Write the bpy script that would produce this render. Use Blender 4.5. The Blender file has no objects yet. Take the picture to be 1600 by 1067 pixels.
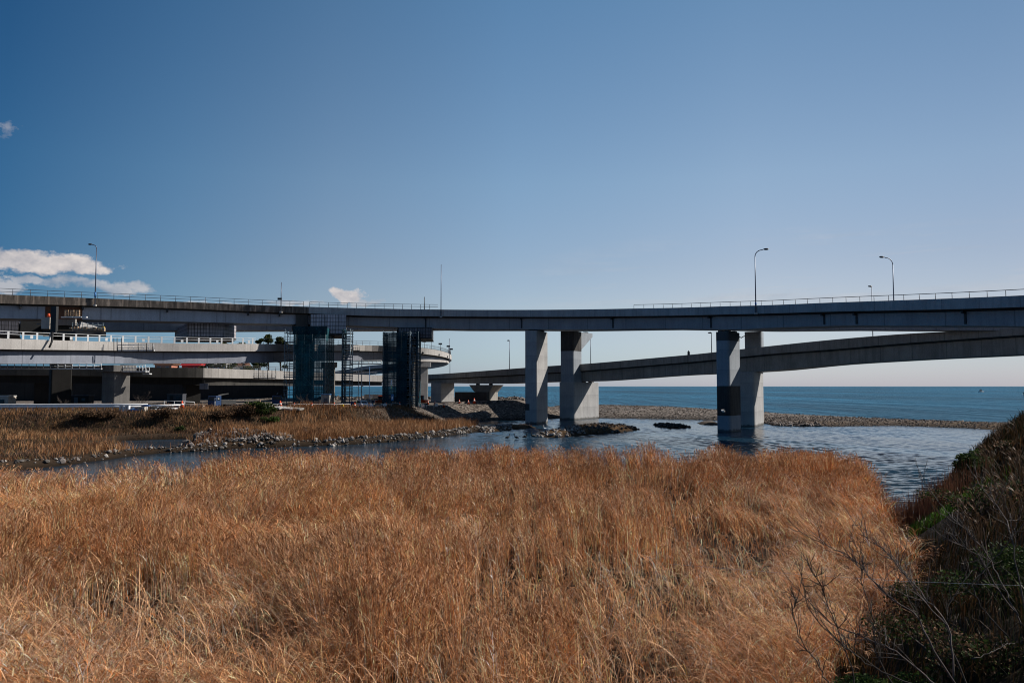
import bpy, bmesh, math, random
import numpy as np
from mathutils import Vector, Matrix

random.seed(7)
RNG = np.random.default_rng(7)
SC = bpy.context.scene
COL = SC.collection
R = math.radians

# ------------------------------------------------------------------ camera
F = 1244.0                      # focal length in pixels of the 1600 px wide photograph
HZ = 603.5                      # horizon row
EYE = 8.0                       # eye height above the water
cam_d = bpy.data.cameras.new('camera')
cam_d.sensor_width = 36.0
cam_d.lens = F / 1600 * 36
cam_d.clip_start = 0.1
cam_d.clip_end = 60000
cam = bpy.data.objects.new('camera', cam_d)
COL.objects.link(cam)
PITCH = math.atan((HZ - 533.5) / F)
cam.location = (0, 0, EYE)
cam.rotation_euler = (math.pi / 2 + PITCH, 0, 0)
SC.camera = cam

# ------------------------------------------------------------------ sky and sun
SUN_EL, SUN_AZ = 36.0, 73.0     # azimuth clockwise from +Y (the view direction)
SKY_STRENGTH = 0.06
SUN_STRENGTH = 4.2
EXPOSURE = 0.5
world = bpy.data.worlds.new('World')
SC.world = world
world.use_nodes = True
wt = world.node_tree
for n in list(wt.nodes):
    wt.nodes.remove(n)
w_out = wt.nodes.new('ShaderNodeOutputWorld')
w_bg = wt.nodes.new('ShaderNodeBackground')
w_bg.inputs['Strength'].default_value = SKY_STRENGTH
sky = wt.nodes.new('ShaderNodeTexSky')
sky.sky_type = 'NISHITA'
sky.sun_disc = False
sky.sun_elevation = R(SUN_EL)
sky.sun_rotation = R(SUN_AZ)
sky.altitude = 0
sky.air_density = 1.0
sky.dust_density = 0.35
sky.ozone_density = 2.2


def wnode(kind, **kw):
    n = wt.nodes.new(kind)
    for k, v in kw.items():
        setattr(n, k, v)
    return n


def wmath(op, a, b=None, clamp=False):
    n = wnode('ShaderNodeMath', operation=op, use_clamp=clamp)
    for i, x in enumerate((a, b)):
        if x is None:
            continue
        if isinstance(x, (int, float)):
            n.inputs[i].default_value = x
        else:
            wt.links.new(x, n.inputs[i])
    return n.outputs[0]


def dir_of(u, v):
    """direction (azimuth from +Y to +X, elevation) of a pixel of the photograph, in radians"""
    a, b = (u - 800) / F, (533.5 - v) / F
    d = Vector((a, math.cos(PITCH) - b * math.sin(PITCH), math.sin(PITCH) + b * math.cos(PITCH))).normalized()
    return math.atan2(d.x, d.y), math.asin(d.z)


tc = wnode('ShaderNodeTexCoord')
sep = wnode('ShaderNodeSeparateXYZ')
wt.links.new(tc.outputs['Generated'], sep.inputs[0])
az = wmath('ARCTAN2', sep.outputs[0], sep.outputs[1])
el = wmath('ARCSINE', sep.outputs[2])
cmb = wnode('ShaderNodeCombineXYZ')
wt.links.new(az, cmb.inputs[0])
wt.links.new(el, cmb.inputs[1])


def wnoise(scale, sx, sy, off, detail=7, rough=0.6):
    m = wnode('ShaderNodeMapping')
    m.inputs['Scale'].default_value = (sx, sy, 1)
    m.inputs['Location'].default_value = (off, off * 0.37, off)
    wt.links.new(cmb.outputs[0], m.inputs[0])
    n = wnode('ShaderNodeTexNoise')
    n.inputs['Scale'].default_value = scale
    n.inputs['Detail'].default_value = detail
    n.inputs['Roughness'].default_value = rough
    wt.links.new(m.outputs[0], n.inputs[0])
    return n.outputs[0]


cn_fine = wnoise(26, 1, 1.6, 3.1, 9, 0.62)
cn_big = wnoise(9, 1, 2.0, 8.4, 5, 0.5)
sky_col = sky.outputs[0]
# a mild grade of the sky: deeper blue overhead, as the photograph's polarised sky
hs = wnode('ShaderNodeHueSaturation')
hs.inputs['Saturation'].default_value = 0.98
hs.inputs['Value'].default_value = 1.0
wt.links.new(sky_col, hs.inputs['Color'])
sky_col = hs.outputs[0]


def wramp(src, stops):
    r = wnode('ShaderNodeValToRGB')
    e = r.color_ramp.elements
    while len(e) < len(stops):
        e.new(0.5)
    for x, (p, c) in zip(e, stops):
        x.position = p
        x.color = (*[q / 2 for q in c], 1)
    wt.links.new(src, r.inputs[0])
    return r.outputs[0]


def wmul(a, b, gain):
    m = wnode('ShaderNodeVectorMath', operation='MULTIPLY')
    wt.links.new(a, m.inputs[0])
    wt.links.new(b, m.inputs[1])
    k = wnode('ShaderNodeVectorMath', operation='SCALE')
    wt.links.new(m.outputs[0], k.inputs[0])
    k.inputs['Scale'].default_value = gain
    return k.outputs[0]


# cooler, paler air low over the sea; the sky deepens away from the sun
g_el = wramp(wmath('DIVIDE', el, 0.5), [(0.0, (0.66, 0.76, 1.24)), (0.07, (0.76, 0.82, 1.10)), (0.19, (0.99, 0.88, 0.94)), (0.3, (0.98, 0.89, 0.92)), (0.5, (0.98, 0.99, 0.99)), (0.95, (0.72, 0.93, 0.99))])
g_az = wramp(wmath('DIVIDE', wmath('ADD', az, 0.8), 1.6), [(0.0, (0.15, 0.44, 0.68)), (0.14, (0.24, 0.54, 0.75)), (0.25, (0.60, 0.85, 0.98)), (0.36, (0.99, 1.09, 1.12)), (0.5, (1.2, 1.27, 1.26)), (0.68, (1.27, 1.22, 1.16)), (0.84, (1.0, 0.98, 0.96)), (1.0, (0.86, 0.84, 0.83))])
sky_col = wmul(wmul(sky_col, g_el, 2.0), g_az, 2.0)
cloud_mask = None


def warp(src, off, amt):
    a_ = wmath('SUBTRACT', wnoise(22, 1, 1.3, off, 5, 0.6), 0.5)
    b_ = wmath('SUBTRACT', wnoise(70, 1, 1.2, off + 5, 5, 0.65), 0.5)
    return wmath('ADD', src, wmath('ADD', wmath('MULTIPLY', a_, amt), wmath('MULTIPLY', b_, amt * 0.45)))


azw, elw = warp(az, 4.4, 0.075), warp(el, 11.9, 0.024)
# (centre u, v, half width, half height above, half height below, gain, threshold)
CLOUDS = [
    (30, 406, 145, 19, 19, 1.0, 0.30), (-60, 400, 130, 22, 24, 1.0, 0.30), (120, 412, 55, 17, 15, 1.0, 0.30),
    (110, 440, 75, 14, 14, 0.55, 0.40), (185, 449, 70, 15, 14, 0.6, 0.38), (40, 438, 28, 14, 12, 0.55, 0.38),
    (0, 447, 40, 14, 14, 0.6, 0.38),
    (545, 464, 42, 15, 10, 0.9, 0.32), (578, 470, 34, 8, 8, 0.5, 0.38),
    (340, 478, 120, 8, 8, 0.5, 0.44), (450, 474, 70, 8, 7, 0.5, 0.44),
    (0, 200, 22, 24, 26, 0.35, 0.47),
]
for (u, v, hw, ha, hb, gain, thr) in CLOUDS:
    a0, e0 = dir_of(u, v)
    dx = wmath('DIVIDE', wmath('SUBTRACT', azw, a0), hw / F)
    de = wmath('SUBTRACT', elw, e0)
    dyu = wmath('DIVIDE', wmath('MAXIMUM', de, 0.0), ha / F)
    dyd = wmath('DIVIDE', wmath('MINIMUM', de, 0.0), hb / F)
    r2 = wmath('ADD', wmath('MULTIPLY', dx, dx), wmath('ADD', wmath('MULTIPLY', dyu, dyu), wmath('MULTIPLY', dyd, dyd)))
    fall = wmath('SUBTRACT', 1.0, r2, clamp=True)
    dens = wmath('ADD', wmath('MULTIPLY', fall, 0.55), wmath('SUBTRACT', wmath('ADD', wmath('MULTIPLY', cn_fine, 0.6), wmath('MULTIPLY', cn_big, 0.45)), 0.42 + thr))
    inside = wmath('GREATER_THAN', fall, 0.0)
    m = wmath('MULTIPLY', wmath('MULTIPLY', wmath('MULTIPLY', dens, 5.0, clamp=True), inside), gain)
    cloud_mask = m if cloud_mask is None else wmath('MAXIMUM', cloud_mask, m)
# thin cirrus streaks low on the right
a1, e1 = dir_of(1300, 440)
cirr = wnoise(5, 1.0, 14.0, 21.7, 6, 0.55)
cm = wmath('MULTIPLY', wmath('SUBTRACT', cirr, 0.50), 1.6, clamp=True)
cr = wmath('SUBTRACT', 1.0, wmath('ADD', wmath('POWER', wmath('ABSOLUTE', wmath('DIVIDE', wmath('SUBTRACT', az, a1), 0.42)), 2.0), wmath('POWER', wmath('ABSOLUTE', wmath('DIVIDE', wmath('SUBTRACT', el, e1), 0.075)), 2.0)), clamp=True)
cloud_mask = wmath('MAXIMUM', cloud_mask, wmath('MULTIPLY', cm, cr))
cl_mix = wnode('ShaderNodeMixRGB')
wt.links.new(cloud_mask, cl_mix.inputs[0])
wt.links.new(sky_col, cl_mix.inputs[1])
cl_ramp = wnode('ShaderNodeValToRGB')
cl_ramp.color_ramp.elements[0].position = 0.36
cl_ramp.color_ramp.elements[0].color = (4.6, 4.6, 5.1, 1)
cl_ramp.color_ramp.elements[1].position = 0.62
cl_ramp.color_ramp.elements[1].color = (8.2, 7.6, 7.4, 1)
wt.links.new(cn_fine, cl_ramp.inputs[0])
wt.links.new(cl_ramp.outputs[0], cl_mix.inputs[2])
wt.links.new(cl_mix.outputs[0], w_bg.inputs['Color'])
wt.links.new(w_bg.outputs[0], w_out.inputs[0])

sun_d = bpy.data.lights.new('sun', 'SUN')
sun_d.energy = SUN_STRENGTH
sun_d.angle = R(0.5)
sun_d.color = (1.0, 0.93, 0.84)
sun = bpy.data.objects.new('sun', sun_d)
COL.objects.link(sun)
sun_dir = Vector((math.sin(R(SUN_AZ)) * math.cos(R(SUN_EL)), math.cos(R(SUN_AZ)) * math.cos(R(SUN_EL)), math.sin(R(SUN_EL))))
sun.rotation_euler = sun_dir.to_track_quat('Z', 'Y').to_euler()

SC.view_settings.view_transform = 'Standard'
SC.view_settings.look = 'None'
SC.view_settings.exposure = EXPOSURE
SC.view_settings.gamma = 1.0
SC.view_settings.use_curve_mapping = False
SC.render.engine = 'CYCLES'
SC.cycles.max_bounces = 5
SC.cycles.diffuse_bounces = 2
SC.cycles.glossy_bounces = 2
SC.cycles.transmission_bounces = 2
SC.cycles.transparent_max_bounces = 12
SC.cycles.filter_width = 1.05
SC.cycles.caustics_reflective = False
SC.cycles.caustics_refractive = False


# ------------------------------------------------------------------ helpers
def at(u, v, Y):
    """the point at forward distance Y that the photograph shows at pixel u, v"""
    a, b = (u - 800) / F, (533.5 - v) / F
    d = Y / (math.cos(PITCH) - b * math.sin(PITCH))
    return Vector((d * a, Y, EYE + d * (math.sin(PITCH) + b * math.cos(PITCH))))


def on_ground(u, Y):
    x = (u - 800) / F * Y
    return Vector((x, Y, float(ground_z(np.array([x]), np.array([Y]))[0])))


def origin(o):
    p = Vector((0, 0, 0))
    while o is not None:
        p += o.location
        o = o.parent
    return p


def tag(o, label=None, cat=None, group=None, kind=None):
    if label:
        o['label'] = label
    if cat:
        o['category'] = cat
    if group:
        o['group'] = group
    if kind:
        o['kind'] = kind
    return o


def thing(name, label, cat, loc=(0, 0, 0), group=None, rz=0.0):
    o = bpy.data.objects.new(name, None)
    o.empty_display_size = 0.5
    COL.objects.link(o)
    o.location = loc
    o.rotation_euler.z = rz
    return tag(o, label, cat, group)


def copy_tree(o, parent=None):
    c = o.copy()
    COL.objects.link(c)
    c.parent = parent
    for ch in list(o.children):
        copy_tree(ch, c)
    return c


class MB:
    def __init__(self):
        self.v, self.f, self.uv, self.sm = [], [], [], []

    def add(self, verts, faces, uvs=None, smooth=False):
        b = len(self.v)
        self.v.extend([tuple(p) for p in verts])
        self.uv.extend(uvs if uvs is not None else [(p[0] + p[1], p[2]) for p in verts])
        for f in faces:
            self.f.append([i + b for i in f])
            self.sm.append(smooth)
        return self

    def box(self, c, s, rz=0.0, M=None):
        hx, hy, hz = s[0] / 2, s[1] / 2, s[2] / 2
        ca, sa = math.cos(rz), math.sin(rz)
        vs, uv = [], []
        for dz in (-hz, hz):
            for dx, dy in ((-hx, -hy), (hx, -hy), (hx, hy), (-hx, hy)):
                p = Vector((c[0] + dx * ca - dy * sa, c[1] + dx * sa + dy * ca, c[2] + dz))
                vs.append(M @ p if M is not None else p)
                uv.append((dx + dy, dz))
        return self.add(vs, [(3, 2, 1, 0), (4, 5, 6, 7), (0, 1, 5, 4), (1, 2, 6, 5), (2, 3, 7, 6), (3, 0, 4, 7)], uv)

    def hexa(self, p):
        """eight corners: four below (ccw), four above"""
        return self.add(p, [(3, 2, 1, 0), (4, 5, 6, 7), (0, 1, 5, 4), (1, 2, 6, 5), (2, 3, 7, 6), (3, 0, 4, 7)])

    def tube(self, pts, radii, n=6, smooth=True, caps=True):
        pts = [Vector(p) for p in pts]
        if isinstance(radii, (int, float)):
            radii = [radii] * len(pts)
        vs, fs = [], []
        prev = None
        for i, p in enumerate(pts):
            t = (pts[min(i + 1, len(pts) - 1)] - pts[max(i - 1, 0)]).normalized()
            if prev is None:
                a = t.cross(Vector((0, 0, 1)))
                if a.length < 1e-3:
                    a = t.cross(Vector((1, 0, 0)))
            else:
                a = prev - t * prev.dot(t)
            a.normalize()
            prev = a
            b = t.cross(a)
            for k in range(n):
                q = 2 * math.pi * k / n
                vs.append(p + (a * math.cos(q) + b * math.sin(q)) * radii[i])
        for i in range(len(pts) - 1):
            for k in range(n):
                k2 = (k + 1) % n
                fs.append((i * n + k, i * n + k2, (i + 1) * n + k2, (i + 1) * n + k))
        if caps:
            fs.append(tuple(range(n - 1, -1, -1)))
            fs.append(tuple(range((len(pts) - 1) * n, len(pts) * n)))
        return self.add(vs, fs, smooth=smooth)

    def prism(self, outline, z0, z1, smooth=False, grow=1.0):
        """outline: list of xy, ccw; grow scales the top about the centroid"""
        n = len(outline)
        cx = sum(p[0] for p in outline) / n
        cy = sum(p[1] for p in outline) / n
        arc = 0
        vs, uv = [], []
        arcs = []
        for i, p in enumerate(outline):
            arcs.append(arc)
            q = outline[(i + 1) % n]
            arc += math.hypot(q[0] - p[0], q[1] - p[1])
        for z, g in ((z0, 1.0), (z1, grow)):
            for i, p in enumerate(outline):
                vs.append((cx + (p[0] - cx) * g, cy + (p[1] - cy) * g, z))
                uv.append((arcs[i], z))
        self.add(vs, [(i, (i + 1) % n, n + (i + 1) % n, n + i) for i in range(n)], uv, smooth)
        self.add(vs, [tuple(range(n - 1, -1, -1)), tuple(range(n, 2 * n))], uv)
        return self

    def build(self, name, mat, parent=None, smooth=None, bevel=0.0):
        me = bpy.data.meshes.new(name)
        off = origin(parent) if parent is not None else Vector((0, 0, 0))
        me.from_pydata([(p[0] - off.x, p[1] - off.y, p[2] - off.z) for p in self.v], [], self.f)
        ul = me.uv_layers.new(name='UVMap')
        li = np.empty(len(me.loops), dtype=np.int32)
        me.loops.foreach_get('vertex_index', li)
        ul.data.foreach_set('uv', np.array(self.uv, dtype=np.float32)[li].ravel())
        me.polygons.foreach_set('use_smooth', np.array(self.sm if smooth is None else [smooth] * len(self.f), dtype=bool))
        me.materials.append(mat)
        me.update()
        o = bpy.data.objects.new(name, me)
        COL.objects.link(o)
        if parent is not None:
            o.parent = parent
        if bevel:
            b = o.modifiers.new('bevel', 'BEVEL')
            b.width = bevel
            b.segments = 2
            b.limit_method = 'ANGLE'
            b.angle_limit = R(40)
        return o


def np_mesh(name, verts, faces, mat, colors=None, parent=None, smooth=False, nper=4):
    """verts (N,3), faces (M,nper) arrays, colors (N,3): one mesh object built fast"""
    me = bpy.data.meshes.new(name)
    me.vertices.add(len(verts))
    me.vertices.foreach_set('co', np.asarray(verts, dtype=np.float32).ravel())
    m = len(faces)
    me.loops.add(m * nper)
    me.loops.foreach_set('vertex_index', np.asarray(faces, dtype=np.int32).ravel())
    me.polygons.add(m)
    me.polygons.foreach_set('loop_start', np.arange(0, m * nper, nper, dtype=np.int32))
    me.polygons.foreach_set('use_smooth', np.full(m, smooth, dtype=bool))
    if colors is not None:
        a = me.color_attributes.new('Col', 'FLOAT_COLOR', 'POINT')
        c4 = np.ones((len(verts), 4), dtype=np.float32)
        c4[:, :3] = colors
        a.data.foreach_set('color', c4.ravel())
    me.materials.append(mat)
    me.update(calc_edges=True)
    me.validate()
    o = bpy.data.objects.new(name, me)
    COL.objects.link(o)
    if parent is not None:
        o.parent = parent
    return o


# smooth value noise on arrays
_perm = np.random.default_rng(11).random((256, 256))


def vnoise(x, y, s=1.0, off=0.0):
    x = np.asarray(x) * s + off + 1000.3
    y = np.asarray(y) * s + off * 1.7 + 1000.7
    xi, yi = np.floor(x).astype(int), np.floor(y).astype(int)
    fx, fy = x - xi, y - yi
    fx, fy = fx * fx * (3 - 2 * fx), fy * fy * (3 - 2 * fy)
    g = lambda i, j: _perm[i % 256, j % 256]
    return (g(xi, yi) * (1 - fx) + g(xi + 1, yi) * fx) * (1 - fy) + (g(xi, yi + 1) * (1 - fx) + g(xi + 1, yi + 1) * fx) * fy


def fbm(x, y, s=1.0, off=0.0, n=4):
    t, a, tot = 0, 1.0, 0
    for k in range(n):
        t = t + a * vnoise(x, y, s * 2 ** k, off + 13 * k)
        tot += a
        a *= 0.5
    return t / tot


def seg_dist(px, py, poly, closed=True):
    d = np.full(np.shape(px), 1e9)
    n = len(poly)
    for i in range(n if closed else n - 1):
        (x0, y0), (x1, y1) = poly[i], poly[(i + 1) % n]
        dx, dy = x1 - x0, y1 - y0
        t = np.clip(((px - x0) * dx + (py - y0) * dy) / (dx * dx + dy * dy + 1e-9), 0, 1)
        d = np.minimum(d, np.hypot(px - x0 - t * dx, py - y0 - t * dy))
    return d


def inside(px, py, poly):
    r = np.zeros(np.shape(px), dtype=bool)
    n = len(poly)
    for i in range(n):
        (x0, y0), (x1, y1) = poly[i], poly[(i + 1) % n]
        c = ((y0 > py) != (y1 > py)) & (px < (x1 - x0) * (py - y0) / (y1 - y0 + 1e-12) + x0)
        r ^= c
    return r


def sdist(px, py, poly):
    """positive inside"""
    return np.where(inside(px, py, poly), 1.0, -1.0) * seg_dist(px, py, poly)


def uY(u, Y):
    return ((u - 800) / F * Y, Y)


def wl(u, v, z=0.0):
    """the ground point of height z seen at pixel u, v"""
    Y = (EYE - z) * F / (v - HZ)
    return ((u - 800) / F * Y, Y)


# ------------------------------------------------------------------ materials
def mat_new(name):
    m = bpy.data.materials.new(name)
    m.use_nodes = True
    nt = m.node_tree
    return m, nt, nt.nodes['Principled BSDF']


def mk(nt, kind, **kw):
    n = nt.nodes.new(kind)
    for k, v in kw.items():
        setattr(n, k, v)
    return n


def ramp(nt, src, stops):
    r = mk(nt, 'ShaderNodeValToRGB')
    el_ = r.color_ramp.elements
    while len(el_) < len(stops):
        el_.new(0.5)
    for e, (p, c) in zip(el_, stops):
        e.position = p
        e.color = (*c, 1) if len(c) == 3 else c
    nt.links.new(src, r.inputs[0])
    return r.outputs[0]


def noise_tex(nt, coord, scale, vscale=(1, 1, 1), detail=5, rough=0.55):
    mp = mk(nt, 'ShaderNodeMapping')
    mp.inputs['Scale'].default_value = vscale
    nt.links.new(coord, mp.inputs[0])
    n = mk(nt, 'ShaderNodeTexNoise')
    n.inputs['Scale'].default_value = scale
    n.inputs['Detail'].default_value = detail
    n.inputs['Roughness'].default_value = rough
    nt.links.new(mp.outputs[0], n.inputs[0])
    return n.outputs[0]


def mixc(nt, fac, a, b, blend='MIX'):
    m = mk(nt, 'ShaderNodeMixRGB', blend_type=blend)
    for i, x in enumerate((fac, a, b)):
        if isinstance(x, (int, float)):
            m.inputs[i].default_value = x
        elif isinstance(x, tuple):
            m.inputs[i].default_value = (*x, 1)
        else:
            nt.links.new(x, m.inputs[i])
    return m.outputs[0]


def bump(nt, bs, h, strength=0.3, dist=0.05):
    b = mk(nt, 'ShaderNodeBump')
    b.inputs['Strength'].default_value = strength
    b.inputs['Distance'].default_value = dist
    nt.links.new(h, b.inputs['Height'])
    nt.links.new(b.outputs[0], bs.inputs['Normal'])


def concrete(name, c0, c1, streak=(0.1, 0.1, 0.1), streak_amt=0.4, joints=0.0, rough=0.85, lifts=0.0):
    """blotchy concrete with vertical water streaks; UVs run (arc length, height) in metres"""
    m, nt, bs = mat_new(name)
    uvn = mk(nt, 'ShaderNodeUVMap')
    tco = mk(nt, 'ShaderNodeTexCoord')
    base = ramp(nt, noise_tex(nt, tco.outputs['Object'], 0.35, detail=7), [(0.3, c0), (0.7, c1)])
    st = noise_tex(nt, uvn.outputs[0], 1.0, (1.6, 0.12, 1), 6, 0.65)
    stf = ramp(nt, st, [(0.45, (0, 0, 0)), (0.75, (streak_amt,) * 3)])
    col = mixc(nt, stf, base, streak)
    if joints:
        sp = mk(nt, 'ShaderNodeSeparateXYZ')
        nt.links.new(uvn.outputs[0], sp.inputs[0])
        q = mk(nt, 'ShaderNodeMath', operation='DIVIDE')
        nt.links.new(sp.outputs[0], q.inputs[0])
        q.inputs[1].default_value = joints
        fr = mk(nt, 'ShaderNodeMath', operation='FRACT')
        nt.links.new(q.outputs[0], fr.inputs[0])
        lt = mk(nt, 'ShaderNodeMath', operation='LESS_THAN')
        nt.links.new(fr.outputs[0], lt.inputs[0])
        lt.inputs[1].default_value = 0.02
        jm = mk(nt, 'ShaderNodeMath', operation='MULTIPLY')
        nt.links.new(lt.outputs[0], jm.inputs[0])
        jm.inputs[1].default_value = 0.55
        col = mixc(nt, jm.outputs[0], col, tuple(x * 0.4 for x in c0))
    if lifts:
        # pour lines every few metres and a dark tide mark just above the water
        geo = mk(nt, 'ShaderNodeNewGeometry')
        sp = mk(nt, 'ShaderNodeSeparateXYZ')
        nt.links.new(geo.outputs['Position'], sp.inputs[0])
        q = mk(nt, 'ShaderNodeMath', operation='DIVIDE')
        nt.links.new(sp.outputs[2], q.inputs[0])
        q.inputs[1].default_value = lifts
        fr = mk(nt, 'ShaderNodeMath', operation='FRACT')
        nt.links.new(q.outputs[0], fr.inputs[0])
        lf = ramp(nt, fr.outputs[0], [(0.0, (0.5,) * 3), (0.02, (0.45,) * 3), (0.035, (0, 0, 0)), (0.5, (0.06,) * 3), (0.97, (0.22,) * 3)])
        col = mixc(nt, lf, col, tuple(x * 0.55 for x in c0))
        nz = noise_tex(nt, tco.outputs['Object'], 1.3, detail=5)
        ad = mk(nt, 'ShaderNodeMath', operation='ADD')
        nt.links.new(sp.outputs[2], ad.inputs[0])
        nt.links.new(nz, ad.inputs[1])
        tide = ramp(nt, ad.outputs[0], [(0.75, (0.75,) * 3), (1.0, (0, 0, 0))])
        col = mixc(nt, tide, col, (0.045, 0.042, 0.036))
    fine = noise_tex(nt, tco.outputs['Object'], 6.0, detail=4)
    col = mixc(nt, 0.35, col, ramp(nt, fine, [(0.3, (0.55, 0.55, 0.55)), (0.7, (1.25, 1.25, 1.25))]), 'MULTIPLY')
    nt.links.new(col, bs.inputs['Base Color'])
    bs.inputs['Roughness'].default_value = rough
    bs.inputs['Specular IOR Level'].default_value = 0.2
    bump(nt, bs, fine, 0.25, 0.03)
    return m


def plain(name, c, rough=0.5, metal=0.0, var=0.15, scale=1.2, spec=0.4):
    m, nt, bs = mat_new(name)
    tco = mk(nt, 'ShaderNodeTexCoord')
    n = noise_tex(nt, tco.outputs['Object'], scale, detail=6)
    nt.links.new(ramp(nt, n, [(0.3, tuple(x * (1 - var) for x in c)), (0.7, tuple(min(1, x * (1 + var)) for x in c))]), bs.inputs['Base Color'])
    bs.inputs['Roughness'].default_value = rough
    bs.inputs['Metallic'].default_value = metal
    bs.inputs['Specular IOR Level'].default_value = spec
    return m


def vcol_mat(name, rough=0.7, transl=0.3, spec=0.15, gain=1.0):
    """colour of each blade, leaf or stone from its own attribute; blades and leaves let some light through"""
    m, nt, bs = mat_new(name)
    a = mk(nt, 'ShaderNodeVertexColor', layer_name='Col')
    nt.links.new(a.outputs[0], bs.inputs['Base Color'])
    bs.inputs['Roughness'].default_value = rough
    bs.inputs['Specular IOR Level'].default_value = spec
    if transl:
        tr = mk(nt, 'ShaderNodeBsdfTranslucent')
        nt.links.new(a.outputs[0], tr.inputs[0])
        mx = mk(nt, 'ShaderNodeMixShader')
        mx.inputs[0].default_value = transl
        nt.links.new(bs.outputs[0], mx.inputs[1])
        nt.links.new(tr.outputs[0], mx.inputs[2])
        nt.links.new(mx.outputs[0], nt.nodes['Material Output'].inputs[0])
    return m


def panel_mat(name, c, line, nx, nz, w=0.07):
    """cladding sheets with a grid of dark clamps and seams, in UV metres"""
    m, nt, bs = mat_new(name)
    uvn = mk(nt, 'ShaderNodeUVMap')
    sp = mk(nt, 'ShaderNodeSeparateXYZ')
    nt.links.new(uvn.outputs[0], sp.inputs[0])
    res = None
    for ch, step in ((0, nx), (1, nz)):
        q = mk(nt, 'ShaderNodeMath', operation='DIVIDE')
        nt.links.new(sp.outputs[ch], q.inputs[0])
        q.inputs[1].default_value = step
        fr = mk(nt, 'ShaderNodeMath', operation='FRACT')
        nt.links.new(q.outputs[0], fr.inputs[0])
        lt = mk(nt, 'ShaderNodeMath', operation='LESS_THAN')
        nt.links.new(fr.outputs[0], lt.inputs[0])
        lt.inputs[1].default_value = w / step * 2
        if res is None:
            res = lt.outputs[0]
        else:
            mx = mk(nt, 'ShaderNodeMath', operation='MAXIMUM')
            nt.links.new(res, mx.inputs[0])
            nt.links.new(lt.outputs[0], mx.inputs[1])
            res = mx.outputs[0]
    n = noise_tex(nt, uvn.outputs[0], 1.0, (2.2, 0.15, 1), 4, 0.7)
    base = ramp(nt, n, [(0.35, tuple(x * 0.6 for x in c)), (0.65, tuple(x * 1.3 for x in c))])
    nt.links.new(mixc(nt, res, base, line), bs.inputs['Base Color'])
    bs.inputs['Roughness'].default_value = 0.6
    return m


def net_mat(name, c, opacity):
    m, nt, bs = mat_new(name)
    tco = mk(nt, 'ShaderNodeTexCoord')
    n = noise_tex(nt, tco.outputs['Object'], 0.5, detail=6)
    nt.links.new(ramp(nt, n, [(0.3, tuple(x * 0.5 for x in c)), (0.7, tuple(x * 1.6 for x in c))]), bs.inputs['Base Color'])
    bs.inputs['Roughness'].default_value = 0.8
    bs.inputs['Specular IOR Level'].default_value = 0.1
    tp = mk(nt, 'ShaderNodeBsdfTransparent')
    mx = mk(nt, 'ShaderNodeMixShader')
    nt.links.new(ramp(nt, noise_tex(nt, tco.outputs['Object'], 0.9), [(0.35, (opacity - 0.12,) * 3), (0.65, (min(1, opacity + 0.12),) * 3)]), mx.inputs[0])
    nt.links.new(tp.outputs[0], mx.inputs[1])
    nt.links.new(bs.outputs[0], mx.inputs[2])
    nt.links.new(mx.outputs[0], nt.nodes['Material Output'].inputs[0])
    return m


M = {}
M['fascia'] = concrete('grey concrete fascia', (0.34, 0.34, 0.34), (0.46, 0.455, 0.45), (0.17, 0.168, 0.165), 0.55, 5.0)
M['fascia_old'] = None
M['fascia_white'] = concrete('pale new concrete', (0.36, 0.345, 0.33), (0.46, 0.44, 0.42), (0.24, 0.225, 0.21), 0.45, 4.2)
M['ramp_concrete'] = concrete('brownish ramp concrete', (0.25, 0.235, 0.215), (0.35, 0.33, 0.3), (0.1, 0.092, 0.085), 0.55, 6.0)
M['pier'] = concrete('pier concrete', (0.33, 0.328, 0.328), (0.43, 0.425, 0.42), (0.18, 0.178, 0.175), 0.6, lifts=2.9)
M['pier_coated'] = concrete('coated pier paint', (0.27, 0.3, 0.335), (0.33, 0.36, 0.395), (0.14, 0.16, 0.18), 0.5, lifts=3.6)
M['dark_coat'] = concrete('dark pier coating', (0.03, 0.028, 0.028), (0.07, 0.065, 0.062), (0.15, 0.14, 0.13), 0.45)
M['pier_dull'] = concrete('weathered grey pier', (0.13, 0.125, 0.12), (0.2, 0.19, 0.18), (0.07, 0.066, 0.06), 0.6, lifts=2.4)
M['grey_coat'] = concrete('dull grey coating', (0.08, 0.082, 0.085), (0.1, 0.1, 0.105), (0.05, 0.05, 0.05), 0.3)
M['girder'] = concrete('blue grey girder paint', (0.28, 0.285, 0.305), (0.36, 0.365, 0.385), (0.15, 0.145, 0.145), 0.45, 9.0, 0.6)
M['girder_loop'] = concrete('slate blue girder paint', (0.2, 0.22, 0.27), (0.26, 0.28, 0.33), (0.1, 0.1, 0.11), 0.4, 9.0, 0.6)
M['girder_old'] = concrete('pale blue girder paint', (0.36, 0.39, 0.45), (0.44, 0.47, 0.53), (0.13, 0.12, 0.115), 0.35, 11.0, 0.55)
M['wall_shade'] = concrete('shade dark wall', (0.022, 0.021, 0.02), (0.035, 0.033, 0.031), (0.015, 0.015, 0.015), 0.5, 8.0)  # near black base colour stands for the deep shade under the decks
M['dark_conc'] = concrete('shade dark concrete', (0.05, 0.048, 0.046), (0.08, 0.077, 0.072), (0.03, 0.03, 0.03), 0.5, 8.0)  # base colour darkened to stand for shade around the decks
M['rail'] = plain('galvanised dark railing', (0.07, 0.075, 0.09), 0.5, 0.3)
M['rail_white'] = plain('white railing', (0.52, 0.53, 0.54), 0.5)
M['lamp'] = plain('grey blue lamp pole', (0.1, 0.12, 0.17), 0.45, 0.3)
M['blue_band'] = plain('blue band', (0.03, 0.16, 0.42), 0.5)
M['lamp_head'] = plain('dark lamp head', (0.05, 0.055, 0.065), 0.45)
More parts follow.
